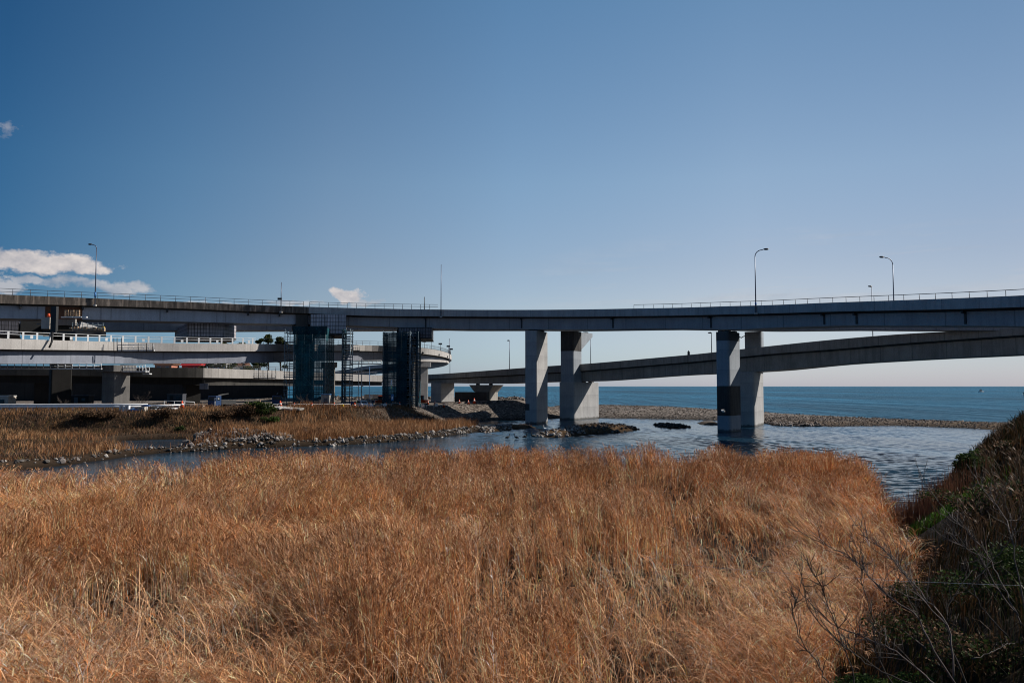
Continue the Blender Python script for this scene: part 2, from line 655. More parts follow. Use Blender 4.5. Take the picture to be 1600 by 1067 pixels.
M['steel_dark'] = plain('dark steel', (0.025, 0.027, 0.03), 0.6)
M['scaffold'] = plain('scaffold tube', (0.15, 0.2, 0.23), 0.5, 0.3)
M['scaffold_pale'] = plain('pale scaffold', (0.55, 0.56, 0.58), 0.5)
M['scaffold_board'] = plain('scaffold boards', (0.12, 0.15, 0.18), 0.8)
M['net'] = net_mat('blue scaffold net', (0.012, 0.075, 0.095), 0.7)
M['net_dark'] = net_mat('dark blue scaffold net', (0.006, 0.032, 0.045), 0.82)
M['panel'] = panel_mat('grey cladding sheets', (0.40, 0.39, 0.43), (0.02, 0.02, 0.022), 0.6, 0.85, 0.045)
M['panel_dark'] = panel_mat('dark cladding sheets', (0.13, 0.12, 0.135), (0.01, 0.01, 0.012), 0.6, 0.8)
M['timber'] = plain('pale timber', (0.42, 0.3, 0.2), 0.8, var=0.35, scale=3)
M['rust'] = plain('rusty steel', (0.11, 0.05, 0.028), 0.8, var=0.4)
M['tarp_white'] = plain('white sheet', (0.55, 0.53, 0.5), 0.8)
M['orange'] = plain('orange plastic', (0.62, 0.075, 0.02), 0.5)
M['white'] = plain('white paint', (0.78, 0.78, 0.78), 0.45, var=0.08)
M['yellow'] = plain('yellow paint', (0.6, 0.38, 0.02), 0.5)
M['blue'] = plain('blue sheet', (0.05, 0.16, 0.35), 0.6)
M['blue_dark'] = plain('dark blue', (0.01, 0.04, 0.12), 0.5)
M['red'] = plain('red paint', (0.36, 0.03, 0.03), 0.5)
M['pink'] = plain('salmon wall', (0.5, 0.2, 0.13), 0.8)
M['cream'] = plain('cream wall', (0.45, 0.4, 0.35), 0.8)
M['black'] = plain('black rubber', (0.015, 0.015, 0.016), 0.8)
M['glass'] = plain('dark glass', (0.02, 0.03, 0.04), 0.08)
M['skin'] = plain('skin', (0.4, 0.24, 0.17), 0.6)
M['hivis'] = plain('hi-vis cloth', (0.3, 0.5, 0.06), 0.7)
M['navy'] = plain('navy cloth', (0.02, 0.028, 0.05), 0.8)
M['beige'] = plain('beige cloth', (0.38, 0.27, 0.2), 0.8)
M['bark'] = plain('grey bark', (0.08, 0.062, 0.052), 0.8, var=0.35, scale=6)
M['bark_dark'] = plain('dark bark', (0.04, 0.032, 0.026), 0.9, var=0.3, scale=6)
M['reed'] = vcol_mat('dry reed', 0.55, 0.2, 0.12)
M['leaf'] = vcol_mat('leaves', 0.7, 0.25, 0.08)
M['stone'] = vcol_mat('stones', 0.85, 0.0, 0.2)
M['feather_dark'] = plain('dark feathers', (0.02, 0.018, 0.016), 0.7)
M['feather_white'] = plain('white feathers', (0.75, 0.74, 0.72), 0.7)


def fascia_old():
    """weathered fascia: almost black algae between paler vertical strips under the railing posts"""
    m, nt, bs = mat_new('weathered dark fascia')
    uvn = mk(nt, 'ShaderNodeUVMap')
    tco = mk(nt, 'ShaderNodeTexCoord')
    st = noise_tex(nt, uvn.outputs[0], 1.0, (1.2, 0.25, 1), 7, 0.7)
    col = ramp(nt, st, [(0.32, (0.03, 0.025, 0.021)), (0.52, (0.11, 0.09, 0.075)), (0.7, (0.3, 0.25, 0.21))])
    sp = mk(nt, 'ShaderNodeSeparateXYZ')
    nt.links.new(uvn.outputs[0], sp.inputs[0])
    q = mk(nt, 'ShaderNodeMath', operation='DIVIDE')
    nt.links.new(sp.outputs[0], q.inputs[0])
    q.inputs[1].default_value = 2.6
    ad = mk(nt, 'ShaderNodeMath', operation='ADD')
    nt.links.new(q.outputs[0], ad.inputs[0])
    nz = noise_tex(nt, uvn.outputs[0], 0.8, (1, 0.6, 1), 3)
    ml = mk(nt, 'ShaderNodeMath', operation='MULTIPLY')
    nt.links.new(nz, ml.inputs[0])
    ml.inputs[1].default_value = 0.09
    nt.links.new(ml.outputs[0], ad.inputs[1])
    fr = mk(nt, 'ShaderNodeMath', operation='FRACT')
    nt.links.new(ad.outputs[0], fr.inputs[0])
    s2 = ramp(nt, fr.outputs[0], [(0.0, (0.8,) * 3), (0.09, (0.55,) * 3), (0.13, (0, 0, 0))])
    col = mixc(nt, s2, col, (0.26, 0.21, 0.17))
    nt.links.new(col, bs.inputs['Base Color'])
    bs.inputs['Roughness'].default_value = 0.9
    return m


M['fascia_old'] = fascia_old()


def water_mat(name, base, rough, spec, waves, bumpd):
    m, nt, bs = mat_new(name)
    tco = mk(nt, 'ShaderNodeTexCoord')
    tot = None
    for (scale, vs, det, amp) in waves:
        n = noise_tex(nt, tco.outputs['Object'], scale, vs, det, 0.6)
        ml = mk(nt, 'ShaderNodeMath', operation='MULTIPLY')
        nt.links.new(n, ml.inputs[0])
        ml.inputs[1].default_value = amp
        if tot is None:
            tot = ml.outputs[0]
        else:
            ad = mk(nt, 'ShaderNodeMath', operation='ADD')
            nt.links.new(tot, ad.inputs[0])
            nt.links.new(ml.outputs[0], ad.inputs[1])
            tot = ad.outputs[0]
    big = noise_tex(nt, tco.outputs['Object'], 0.006 if name == 'sea' else 0.05, (1, 0.22, 1) if name == 'sea' else (1, 3, 1), 6)
    nt.links.new(ramp(nt, big, [(0.35, tuple(x * 0.55 for x in base)), (0.65, tuple(x * 1.5 for x in base))]), bs.inputs['Base Color'])
    bs.inputs['Roughness'].default_value = rough
    bs.inputs['Specular IOR Level'].default_value = spec
    bs.inputs['IOR'].default_value = 1.33
    bump(nt, bs, tot, 1.0, bumpd)
    return m


M['river'] = water_mat('river', (0.008, 0.032, 0.058), 0.10, 0.5, [(2.2, (1, 0.6, 1), 4, 0.5)], 0.08)
M['sea'] = water_mat('sea', (0.012, 0.09, 0.155), 0.4, 0.09, [(0.05, (1, 0.16, 1), 7, 14.0), (0.35, (1, 0.25, 1), 5, 2.0)], 0.8)

# ------------------------------------------------------------------ terrain
PLATEAU = [uY(-1100, 122), uY(-150, 126), uY(0, 128), uY(110, 131), uY(200, 132), uY(320, 133), uY(420, 139), uY(500, 147), uY(560, 154), uY(620, 166),
           uY(660, 186), uY(735, 197), uY(800, 200), uY(835, 207), uY(838, 226), (6, 246), (-20, 252), (-120, 262), (-420, 300), (-620, 300)]
BENCH = [uY(-1100, 72), wl(-120, 739), wl(0, 736), wl(60, 731), wl(130, 724), wl(200, 713), wl(260, 707), wl(330, 703), wl(420, 699), wl(520, 696), wl(600, 691), wl(680, 683), wl(735, 676),
         wl(760, 671), wl(745, 667), wl(720, 665), wl(690, 664), wl(660, 660), (-26, 168), (-60, 150), (-400, 140)]
BAR1 = [wl(735, 673), wl(770, 668), wl(826, 665), wl(838, 668), wl(800, 671), wl(760, 676)]
BAR2 = [wl(832, 682), wl(870, 673), wl(905, 668), wl(945, 666), wl(985, 669), wl(1000, 671), wl(970, 675), wl(920, 679), wl(870, 683)]
BAR3 = [wl(1020, 663), wl(1060, 664), wl(1080, 668), wl(1050, 669), wl(1025, 667)]
BAR4 = [wl(1088, 660), wl(1118, 658.5), wl(1124, 664), wl(1092, 663)]
BEACH = [(18, 214), wl(930, 653), wl(1000, 653.5), wl(1100, 656), wl(1198, 662), wl(1210, 665), wl(1290, 666), wl(1400, 664.5), wl(1500, 668), wl(1545, 671), (96, 150), (130, 150), (135, 168),
         wl(1545, 663.5), wl(1400, 658), wl(1300, 654.5), wl(1200, 650), wl(1100, 645), (40, 262), (12, 275), (2, 252), (4, 240)]
BANK = [(3.5, -30), (4.2, 8), (6.8, 17), (8.4, 21), (12.2, 28), (19.2, 40), (25, 50), (37, 68), (48, 85), (56, 93), (75, 101), (92, 140), (118, 152), (300, 150), (300, -30)]
POOL = [wl(165, 700, 0.2), wl(205, 686, 0.2), wl(285, 684, 0.2), wl(283, 700, 0.2), wl(235, 703, 0.2)]
REEDS = [(-75, 30), uY(-200, 46), uY(0, 59), uY(60, 60.5), uY(130, 63), uY(200, 66), uY(270, 68), uY(350, 70), uY(500, 72.5), uY(700, 74), uY(780, 74.5), uY(900, 73.5), uY(1000, 75), uY(1100, 76), uY(1200, 78.5),
         uY(1290, 77), uY(1335, 73), uY(1362, 62), uY(1385, 48.5), uY(1402, 39), uY(1425, 31), uY(1405, 25), (8.6, 21.5), (6.3, 17.5), (4.6, 13.5), (3.5, 2), (-75, 2)]


def ground_z(x, y):
    x = np.asarray(x, dtype=float)
    y = np.asarray(y, dtype=float)
    z = np.full(x.shape, -1.1)
    n1 = fbm(x, y, 0.16, 3.0) - 0.5
    n2 = fbm(x, y, 0.6, 9.0) - 0.5
    # reed bed mud
    d = sdist(x, y, REEDS)
    z = np.maximum(z, np.clip(d * 0.5, -1.1, 0.12) + n2 * 0.12)
    # low grassy spit and stone bars
    d = sdist(x, y, BENCH) + n1 * 2.0
    zb = np.clip(d * 0.8, -1.1, 0.7) + np.clip(d, 0, 1) * (n1 * 0.5 + n2 * 0.25)
    hp_ = np.hypot((x - wl(358, 697)[0]) / 7.5, (y - wl(358, 697)[1] - 2.0) / 5.5)
    zb = zb + 1.25 * np.clip(1.25 - hp_, 0, 1) ** 1.0 * (d > -0.6)
    dp = sdist(x, y, POOL) + n1 * 1.0
    zb = np.where(dp > -2, np.minimum(zb, np.clip(-0.25 - dp * 0.3, -0.6, 0.6)), zb)
    z = np.maximum(z, zb)
    for P, top in ((BAR1, 0.55), (BAR2, 0.75), (BAR3, 0.35), (BAR4, 0.4)):
        d = sdist(x, y, P) + n2 * 0.8
        z = np.maximum(z, np.clip(d * 0.35, -1.1, top) + n2 * 0.15)
    # left plateau
    d = sdist(x, y, PLATEAU) + n1 * 1.2 * (y < 170)
    top = 3.5 + 0.6 * np.clip((165 - y) / 30, 0, 1) - 0.75 * np.clip((140 - y) / 12, 0, 1) * (y < 141) + n2 * 0.12
    rate = np.where(y < 165, 0.75, 0.36)
    zp = np.where(d > 0, top, top + d * rate)
    # rock sea wall along the far edge
    dw = np.exp(-((d - 6) / 4.0) ** 2) * (y > 205) * 0.9
    z = np.maximum(z, np.maximum(zp + dw, -1.1))
    # gravel beach
    d = sdist(x, y, BEACH) + n1 * 1.2
    crest = 0.75 + 1.4 * np.clip((y - 178) / 55, 0, 1)
    z = np.maximum(z, np.clip(d * 0.16, -1.1, crest) + np.clip(d, 0, 1) * n2 * 0.2)
    # right bank
    d = sdist(x, y, BANK) + n1 * 1.6
    zr = np.minimum(d * np.clip(0.55 + (y - 20) * 0.006, 0.55, 0.92), 6.2 + n1 * 1.6) + np.clip(d, 0, 1) * (n1 * 0.9 + n2 * 0.5)
    z = np.maximum(z, np.maximum(zr, -1.1))
    # the land behind rises inland
    z = np.where((x < -230), np.maximum(z, np.minimum(3.5, (-230 - x) * 0.2)), z)
    return z


def grid_mesh(name, xs, ys, mat):
    X, Y = np.meshgrid(xs, ys)
    Z = ground_z(X, Y)
    nx, ny = len(xs), len(ys)
    v = np.stack([X.ravel(), Y.ravel(), Z.ravel()], 1)
    i = (np.arange(ny - 1)[:, None] * nx + np.arange(nx - 1)[None, :]).ravel()
    f = np.stack([i, i + 1, i + nx + 1, i + nx], 1)
    # soil kinds: red = dark humus of the right bank, green = mud and dead litter of reed bed and spit
    hum = np.clip(sdist(X, Y, BANK) * 0.5 + 1.0, 0, 1)
    mud = np.clip(np.maximum(sdist(X, Y, REEDS), sdist(X, Y, BENCH)) * 0.5 + 1.2, 0, 1)
    col = np.stack([hum.ravel(), mud.ravel(), np.zeros(hum.size)], 1)
    return np_mesh(name, v, f, mat, col, smooth=True)


def ground_material():
    m, nt, bs = mat_new('earth and gravel')
    tco = mk(nt, 'ShaderNodeTexCoord')
    geo = mk(nt, 'ShaderNodeNewGeometry')
    sp = mk(nt, 'ShaderNodeSeparateXYZ')
    nt.links.new(geo.outputs['Position'], sp.inputs[0])
    obj = tco.outputs['Object']
    big = noise_tex(nt, obj, 0.12, detail=7)
    fine = noise_tex(nt, obj, 2.2, detail=6, rough=0.7)
    soil = mixc(nt, big, (0.07, 0.042, 0.022), (0.17, 0.105, 0.055))
    soil = mixc(nt, 0.6, soil, ramp(nt, fine, [(0.3, (0.4, 0.4, 0.4)), (0.7, (1.4, 1.4, 1.4))]), 'MULTIPLY')
    vor = mk(nt, 'ShaderNodeTexVoronoi')
    vor.inputs['Scale'].default_value = 2.2
    nt.links.new(obj, vor.inputs[0])
    grav = ramp(nt, vor.outputs['Color'], [(0.2, (0.05, 0.042, 0.036)), (0.6, (0.15, 0.125, 0.105)), (0.9, (0.30, 0.26, 0.23))])
    # gravel on the sea side and round the water, earth and dead grass elsewhere
    fy = mk(nt, 'ShaderNodeMapRange')
    nt.links.new(sp.outputs[1], fy.inputs[0])
    fy.inputs[1].default_value = 150
    fy.inputs[2].default_value = 175
    vc = mk(nt, 'ShaderNodeVertexColor', layer_name='Col')
    vs = mk(nt, 'ShaderNodeSeparateColor')
    nt.links.new(vc.outputs[0], vs.inputs[0])
    mud = mixc(nt, big, (0.03, 0.022, 0.014), (0.075, 0.048, 0.03))
    humus = mixc(nt, fine, (0.012, 0.010, 0.006), (0.045, 0.03, 0.018))
    soil = mixc(nt, vs.outputs[1], soil, mud)
    soil = mixc(nt, vs.outputs[0], soil, humus)
    col = mixc(nt, fy.outputs[0], soil, grav)
    wet = mk(nt, 'ShaderNodeMapRange')
    nt.links.new(sp.outputs[2], wet.inputs[0])
    wet.inputs[1].default_value = 0.05
    wet.inputs[2].default_value = 0.95
    wet.inputs[3].default_value = 0.25
    wet.inputs[4].default_value = 1.0
    vm = mk(nt, 'ShaderNodeVectorMath', operation='SCALE')
    nt.links.new(col, vm.inputs[0])
    nt.links.new(wet.outputs[0], vm.inputs['Scale'])
    nt.links.new(vm.outputs[0], bs.inputs['Base Color'])
    bs.inputs['Roughness'].default_value = 0.95
    bs.inputs['Specular IOR Level'].default_value = 0.1
    bump(nt, bs, fine, 0.6, 0.25)
    return m


M['ground'] = ground_material()
xs = np.concatenate([np.linspace(-640, -110, 40), np.arange(-108, 110, 0.7), np.linspace(112, 300, 24)])
ys = np.concatenate([np.arange(-30, 10, 4), np.arange(10, 215, 0.7), np.arange(215, 290, 1.6), np.linspace(292, 420, 10)])
terrain = grid_mesh('terrain', xs, ys, M['ground'])
tag(terrain, 'brown river banks, gravel beach and earth of the work site', kind='structure')


def sheet(name, pts, z, mat, label):
    me = bpy.data.meshes.new(name)
    me.from_pydata([(x, y, z) for x, y in pts], [], [tuple(range(len(pts)))])
    me.materials.append(mat)
    o = bpy.data.objects.new(name, me)
    COL.objects.link(o)
    return tag(o, label, kind='structure')


RIVER = [(-160, -60), (90, -60), (125, 140), (118, 158), (60, 190), (30, 225), (4, 240), (-60, 200), (-160, 160)]


def river_mesh():
    """the river surface with its wind ripples as real waves"""
    ry = np.concatenate([np.arange(6, 34, 1.0), np.arange(34, 216, 0.30), np.arange(216, 242, 2.0)])
    rt = np.linspace(-0.86, 0.86, 1000)
    Y_, T_ = np.meshgrid(ry, rt, indexing='ij')
    X_ = T_ * (Y_ + 4)
    rg = np.random.default_rng(23)
    Z_ = np.zeros_like(X_)
    for k in range(26):
        lam = rg.uniform(0.7, 2.2)
        a_ = rg.normal(-1.25, 0.55)
        kx, ky = math.cos(a_) * 2 * math.pi / lam, math.sin(a_) * 2 * math.pi / lam
        ph = 6.0 * fbm(X_, Y_, 0.05, k * 7.0, 2)
        Z_ += 0.0062 * lam ** 0.8 * np.sin(kx * X_ + ky * Y_ + ph + rg.uniform(0, 6.28))
    gust = np.clip(0.35 + 1.5 * (fbm(X_, Y_ * 0.6, 0.045, 66.0) - 0.3), 0.25, 1.3)
    Z_ *= gust * np.clip((X_ + 24) / 26, 0.12, 1) * np.clip((Y_ - 20) / 30, 0.3, 1)
    nx = len(rt)
    i = (np.arange(len(ry) - 1)[:, None] * nx + np.arange(nx - 1)[None, :]).ravel()
    f = np.stack([i, i + 1, i + nx + 1, i + nx], 1)
    v = np.stack([X_.ravel(), Y_.ravel(), Z_.ravel()], 1)
    c = v[f].mean(1)
    ok = inside(c[:, 0], c[:, 1], RIVER) & (ground_z(c[:, 0], c[:, 1]) < 0.35)
    f = f[ok]
    u_, inv = np.unique(f, return_inverse=True)
    return np_mesh('river', v[u_], inv.reshape(f.shape), M['river'], smooth=True)


tag(river_mesh(), 'dark rippled river mouth between reeds and gravel beach', kind='structure')
sheet('sea', [(118, 158), (125, 140), (30000, 140), (30000, 40000), (-30000, 40000), (-30000, 240), (4, 240), (30, 225), (60, 190)], -0.02, M['sea'], 'blue green open sea reaching the horizon')

# ------------------------------------------------------------------ viaducts
def catmull(P, sub):
    P = np.asarray(P, dtype=float)
    out = []
    n = len(P)
    for i in range(n - 1):
        p0 = P[i - 1] if i > 0 else 2 * P[0] - P[1]
        p1, p2 = P[i], P[i + 1]
        p3 = P[i + 2] if i + 2 < n else 2 * P[-1] - P[-2]
        for k in range(sub):
            t = k / sub
            out.append(0.5 * ((2 * p1) + (-p0 + p2) * t + (2 * p0 - 5 * p1 + 4 * p2 - p3) * t * t + (-p0 + 3 * p1 - 3 * p2 + p3) * t ** 3))
    out.append(P[-1])
    return np.array(out)


class Path:
    """front edge of a deck: xy, and heights of parapet top, parapet foot and girder foot along it"""

    def __init__(self, anchors, sub=6):
        rows = []
        for (u, Y, vt, vp, vg) in anchors:
            p = at(u, vt, Y)
            rows.append((p.x, p.y, p.z, at(u, vp, Y).z, at(u, vg, Y).z, u))
        A = catmull(rows, sub)
        self.set(A)

    def set(self, A):
        self.x, self.y, self.zt, self.zp, self.zg, self.u = A.T
        d = np.stack([np.gradient(self.x), np.gradient(self.y)], 1)
        d /= np.linalg.norm(d, axis=1)[:, None]
        self.t = d
        self.n = np.stack([-d[:, 1], d[:, 0]], 1)
        self.arc = np.concatenate([[0], np.cumsum(np.hypot(np.diff(self.x), np.diff(self.y)))])

    def cut(self, u0, u1):
        """the stretch between two columns, with exact ends"""
        q = Path.__new__(Path)
        A = np.stack([self.x, self.y, self.zt, self.zp, self.zg, self.u], 1)
        us = A[:, 5]
        mid = A[(us > u0 + 1) & (us < u1 - 1)]
        e = lambda uu: np.array([np.interp(uu, us, A[:, k]) for k in range(6)])
        q.set(np.vstack([e(u0), mid, e(u1)]))
        return q

    def offset(self, d):
        q = Path.__new__(Path)
        A = np.stack([self.x + self.n[:, 0] * d, self.y + self.n[:, 1] * d, self.zt, self.zp, self.zg, self.u], 1)
        q.set(A)
        return q

    def at_u(self, u, k0=0, k1=None):
        us = self.u[k0:k1]
        f = lambda a: float(np.interp(u, us, a[k0:k1]))
        return dict(p=Vector((f(self.x), f(self.y), 0)), zt=f(self.zt), zp=f(self.zp), zg=f(self.zg), t=Vector((f(self.t[:, 0]), f(self.t[:, 1]), 0)).normalized(),
                    n=Vector((f(self.n[:, 0]), f(self.n[:, 1]), 0)).normalized(), arc=f(self.arc))

    def at_arc(self, a):
        f = lambda q: float(np.interp(a, self.arc, q))
        return dict(p=Vector((f(self.x), f(self.y), 0)), zt=f(self.zt), zp=f(self.zp), zg=f(self.zg), t=Vector((f(self.t[:, 0]), f(self.t[:, 1]), 0)).normalized(), n=Vector((f(self.n[:, 0]), f(self.n[:, 1]), 0)).normalized())


def loft(mb, P, section, smooth=False):
    """section: list of (offset, z array or number) going round; a closed tube along the path with end caps"""
    N, K = len(P.x), len(section)
    vs, uv = [], []
    for i in range(N):
        for (o, z) in section:
            zz = float(z[i]) if hasattr(z, '__len__') else float(z)
            vs.append((P.x[i] + P.n[i, 0] * o, P.y[i] + P.n[i, 1] * o, zz))
            uv.append((P.arc[i] + o * 0.37, zz))
    fs = []
    for i in range(N - 1):
        for k in range(K):
            k2 = (k + 1) % K
            fs.append((i * K + k, (i + 1) * K + k, (i + 1) * K + k2, i * K + k2))
    fs.append(tuple(range(K)))
    fs.append(tuple(range((N - 1) * K + K - 1, (N - 1) * K - 1, -1)))
    mb.add(vs, fs, uv, smooth)
    return mb


def railing(parent, P, o, h, spacing, mat, rails=(1.0, 0.5), r=0.045, post=0.05, a0=0.0, a1=None, zkey='zt', wide=None, name='railing'):
    """rails as one part with every post a piece of its own"""
    a1 = P.arc[-1] if a1 is None else a1
    mb = MB()
    n = max(2, int((a1 - a0) / 2.0))
    for q in rails:
        pts = []
        for k in range(n + 1):
            s = P.at_arc(a0 + (a1 - a0) * k / n)
            pts.append(s['p'] + s['n'] * o + Vector((0, 0, s[zkey] + h * q)))
        mb.tube(pts, r, 5)
    ro = mb.build(name, mat, parent)
    m = MB()
    if wide:
        m.box((0, 0, h / 2), (wide, 0.08, h))
    else:
        m.tube([(0, 0, -0.05), (0, 0, h)], post, 5)
    proto = None
    cnt = int((a1 - a0) / spacing)
    po = origin(parent)
    for k in range(cnt + 1):
        s = P.at_arc(a0 + spacing * k)
        c = s['p'] + s['n'] * o + Vector((0, 0, s[zkey]))
        if proto is None:
            proto = m.build('post', mat)
            proto.parent = ro
            q = proto
        else:
            q = proto.copy()
            COL.objects.link(q)
        q.location = c - po
        q.rotation_euler.z = math.atan2(s['t'].y, s['t'].x)
    return ro


def deck_parts(root, P, width, inset, gw, mats, par_h=0.9, slab=0.38, rear=True, haunch=0.0):
    """parapet, slab, girder and rear parapet of a deck as parts of ROOT"""
    fm, sm, gm = mats
    loft(MB(), P, [(0.0, P.zp), (0.32, P.zp), (0.32, P.zt), (0.0, P.zt)]).build('parapet', fm, root)
    if rear:
        loft(MB(), P, [(width - 0.32, P.zp), (width, P.zp), (width, P.zt), (width - 0.32, P.zt)]).build('parapet', fm, root)
    # slab butts against the parapets, its underside tapers towards the girder
    gtop = P.zp - 0.12
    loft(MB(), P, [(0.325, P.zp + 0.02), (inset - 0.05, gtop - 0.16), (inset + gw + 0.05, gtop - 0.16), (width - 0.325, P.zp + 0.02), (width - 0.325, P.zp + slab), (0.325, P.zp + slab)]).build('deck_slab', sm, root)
    loft(MB(), P, [(inset, P.zg), (inset + gw, P.zg), (inset + gw, gtop), (inset, gtop)]).build('girder', gm, root)


UP = Path([(-160, 141, 452, 467, 490), (-80, 145.5, 456.5, 470.5, 493), (0, 150, 460, 474, 496.5), (100, 156, 464.2, 476.5, 498.2), (200, 162, 468.2, 479.3, 499.8), (300, 167.5, 472.2, 482.7, 502.2), (400, 172.5, 476.6, 487, 504.7),
           (483, 175.5, 479.4, 489.7, 506.3), (580, 176.5, 482.0, 493.5, 509), (700, 175, 483.8, 494.4, 513.2), (800, 171, 484.2, 494.9, 513.7), (900, 164, 483.6, 494.9, 514.3), (1000, 154.5, 481.9, 493.8, 513.0),
           (1060, 147.5, 480.8, 493.0, 513.2), (1138, 137.5, 478.4, 491.3, 514.2), (1200, 130, 476.8, 489.8, 511.5), (1300, 119.5, 472.8, 486.9, 508.3), (1400, 110.5, 469.4, 485, 508.4), (1500, 102.5, 465.8, 482.8, 508.4),
           (1600, 95.5, 461.5, 479.6, 509), (1700, 90, 456.5, 475.6, 509), (1800, 85.5, 451, 471, 508)])
# back carriageway: same line, 20 m behind
UPB = UP.offset(20.0)
UPB.u = 800 + F * UPB.x / UPB.y
vg_u = [-160, 0, 200, 300, 400, 500, 600, 700, 838, 905, 1000, 1100, 1178, 1300, 1400, 1500, 1600, 1800]
vg_v = [517, 516.2, 515.8, 515.8, 515.2, 514.8, 514.4, 513, 512.4, 513.2, 512, 514, 516, 514.8, 515.2, 515.6, 516, 516]
UPB.zg = EYE + (HZ - np.interp(UPB.u, vg_u, vg_v)) * UPB.y / F
UPB.zt = UP.zt + 0.05
UPB.zp = UP.zp + 0.05

old = thing('viaduct', 'old upper viaduct with black streaked parapet and pale blue girder, left of the netted scaffold', 'viaduct', (-70, 165, 3.5))
PO = UP.cut(-160, 482)
POB = UPB.cut(-160, 500)
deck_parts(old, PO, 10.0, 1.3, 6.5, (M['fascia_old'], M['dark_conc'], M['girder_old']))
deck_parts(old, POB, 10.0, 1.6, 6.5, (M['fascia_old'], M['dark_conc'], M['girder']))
railing(old, PO, 0.16, 1.15, 2.9, M['rail'], a0=0, a1=PO.arc[-1] - 1)
for u in (33, 130, 262, 388, 437):
    mb = MB()
    s = PO.at_u(u)
    c = s['p'] + s['n'] * 0.75 + Vector((0, 0, s['zp'] - 0.45))
    mb.box(c, (0.35, 1.0, 0.75), math.atan2(s['t'].y, s['t'].x))
    mb.build('drain_bracket', M['steel_dark'], old)
for u in (175, 250, 353, 418):
    mb = MB()
    s = PO.at_u(u)
    zc = (s['zp'] + s['zg']) / 2 - 0.1
    mb.box(s['p'] + s['n'] * 1.29 + Vector((0, 0, zc)), (0.12, 0.06, (s['zp'] - s['zg']) - 0.5), math.atan2(s['t'].y, s['t'].x))
    mb.build('web_stiffener', M['girder'], old)
# the old pier segment above the suspended platform: rusty end frame
s0, s1 = PO.at_u(72), PO.at_u(132)
mb = MB()
PR = PO.cut(72, 130)
loft(mb, PR, [(1.22, PR.zg - 0.15), (1.29, PR.zg - 0.15), (1.29, PR.zp - 0.3), (1.22, PR.zp - 0.3)])
mb.build('rusty_girder_end', M['rust'], old)
mb = MB()
PR = PO.cut(462, 481)
loft(mb, PR, [(0.6, PR.zg - 1.2), (1.29, PR.zg - 1.2), (1.29, PR.zp - 0.25), (0.6, PR.zp - 0.25)])
mb.build('dark_joint_block', M['dark_conc'], old)

main = thing('bridge', 'tall curved grey bridge carried over the river on slender piers', 'bridge', (20, 165, -1))
PM = UP.cut(482.15, 1800)
PMB = UPB.cut(502, 1780)
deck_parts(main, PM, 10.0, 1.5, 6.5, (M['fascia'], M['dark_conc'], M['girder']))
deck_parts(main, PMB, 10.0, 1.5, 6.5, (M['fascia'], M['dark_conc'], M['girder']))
a_l = PM.at_u(684)['arc']
railing(main, PM, 0.16, 1.1, 2.05, M['rail'], a0=0.2, a1=a_l, rails=(1.0, 0.55))
railing(main, PM, 0.16, 0.75, 2.3, M['rail'], a0=PM.at_u(990)['arc'], a1=PM.arc[-1] - 1, rails=(1.0,), post=0.04)
for u in (663, 811, 952, 1102, 1278, 1328, 1497):
    mb = MB()
    s = PM.at_u(u)
    zc = (s['zp'] + s['zg']) / 2 - 0.05
    mb.box(s['p'] + s['n'] * 1.42 + Vector((0, 0, zc)), (0.28, 0.12, (s['zp'] - s['zg']) - 0.55), math.atan2(s['t'].y, s['t'].x))
    mb.box(s['p'] + s['n'] * 1.03 + Vector((0, 0, s['zp'] - 0.33)), (0.26, 0.7, 0.42), math.atan2(s['t'].y, s['t'].x))
    mb.build('drain_pipe', M['steel_dark'], main)

# right-hand ramp, lower, crossing below the bridge
RA = Path([(1720, 101, 505, 517, 550.5), (1600, 115, 512.2, 523.2, 553), (1500, 126, 517, 530, 557.5), (1400, 136, 522.6, 537.2, 562.6), (1300, 147, 530.8, 545.8, 569), (1200, 157.5, 541, 553.3, 579), (1100, 168.5, 552, 563.5, 584),
           (1040, 175.5, 557.6, 568.6, 587), (940, 188.5, 566.4, 577, 594.3), (900, 194, 569.3, 580, 595.8), (856, 199.5, 572, 582.3, 596.6), (820, 205, 574.6, 584.5, 597.8), (780, 211, 577.6, 586.8, 599.2), (740, 220, 580.6, 588.8, 599.2),
           (700, 230, 583.4, 591, 598.6), (672, 238, 585, 592, 598.6), (640, 246, 586.8, 593, 598.6)])
RA.set(np.stack([RA.x, RA.y, RA.zt, RA.zp, RA.zg, RA.u], 1)[::-1])
ramp_o = thing('ramp', 'long brownish concrete ramp sloping up to the right below the tall bridge', 'ramp', (20, 190, 0))
deck_parts(ramp_o, RA, 8.0, 0.9, 5.6, (M['ramp_concrete'], M['dark_conc'], M['ramp_concrete']), slab=0.35)

# loop ramp, left and middle
LO_A = [(-160, 121, 520.5, 539, 565), (-80, 125.5, 524.5, 542, 567), (0, 130, 528.5, 545.5, 568.3), (100, 140, 532, 546.8, 568), (200, 152, 534.6, 548, 567.6), (300, 160.5, 536.7, 549, 567.4), (400, 171.5, 537.3, 549, 567), (450, 182, 537.6, 548.6, 565.5),
        (500, 194, 538.2, 548.4, 564.2), (570, 208, 539.3, 548.3, 563.3), (620, 211.5, 541, 550.2, 563.3), (655, 214.5, 543.2, 552.4, 564.8), (680, 219.5, 546.5, 555.3, 565.2), (697, 227, 550.6, 558.6, 566), (705, 236, 554.5, 561.8, 567.5), (704, 247, 558.5, 565.3, 570),
        (694, 258, 562.8, 569, 573.3), (670, 268, 567, 572.6, 577), (630, 275, 569.8, 575, 581), (590, 279, 572.6, 578, 584.5), (550, 281, 578.6, 584, 590.5), (500, 281, 584, 589.2, 594.5)]
LO = Path(LO_A, 5)
loop_o = thing('ramp', 'pale loop ramp with white railing that curls round behind the netted scaffolds', 'ramp', (-60, 165, 3.5))
gl = LO
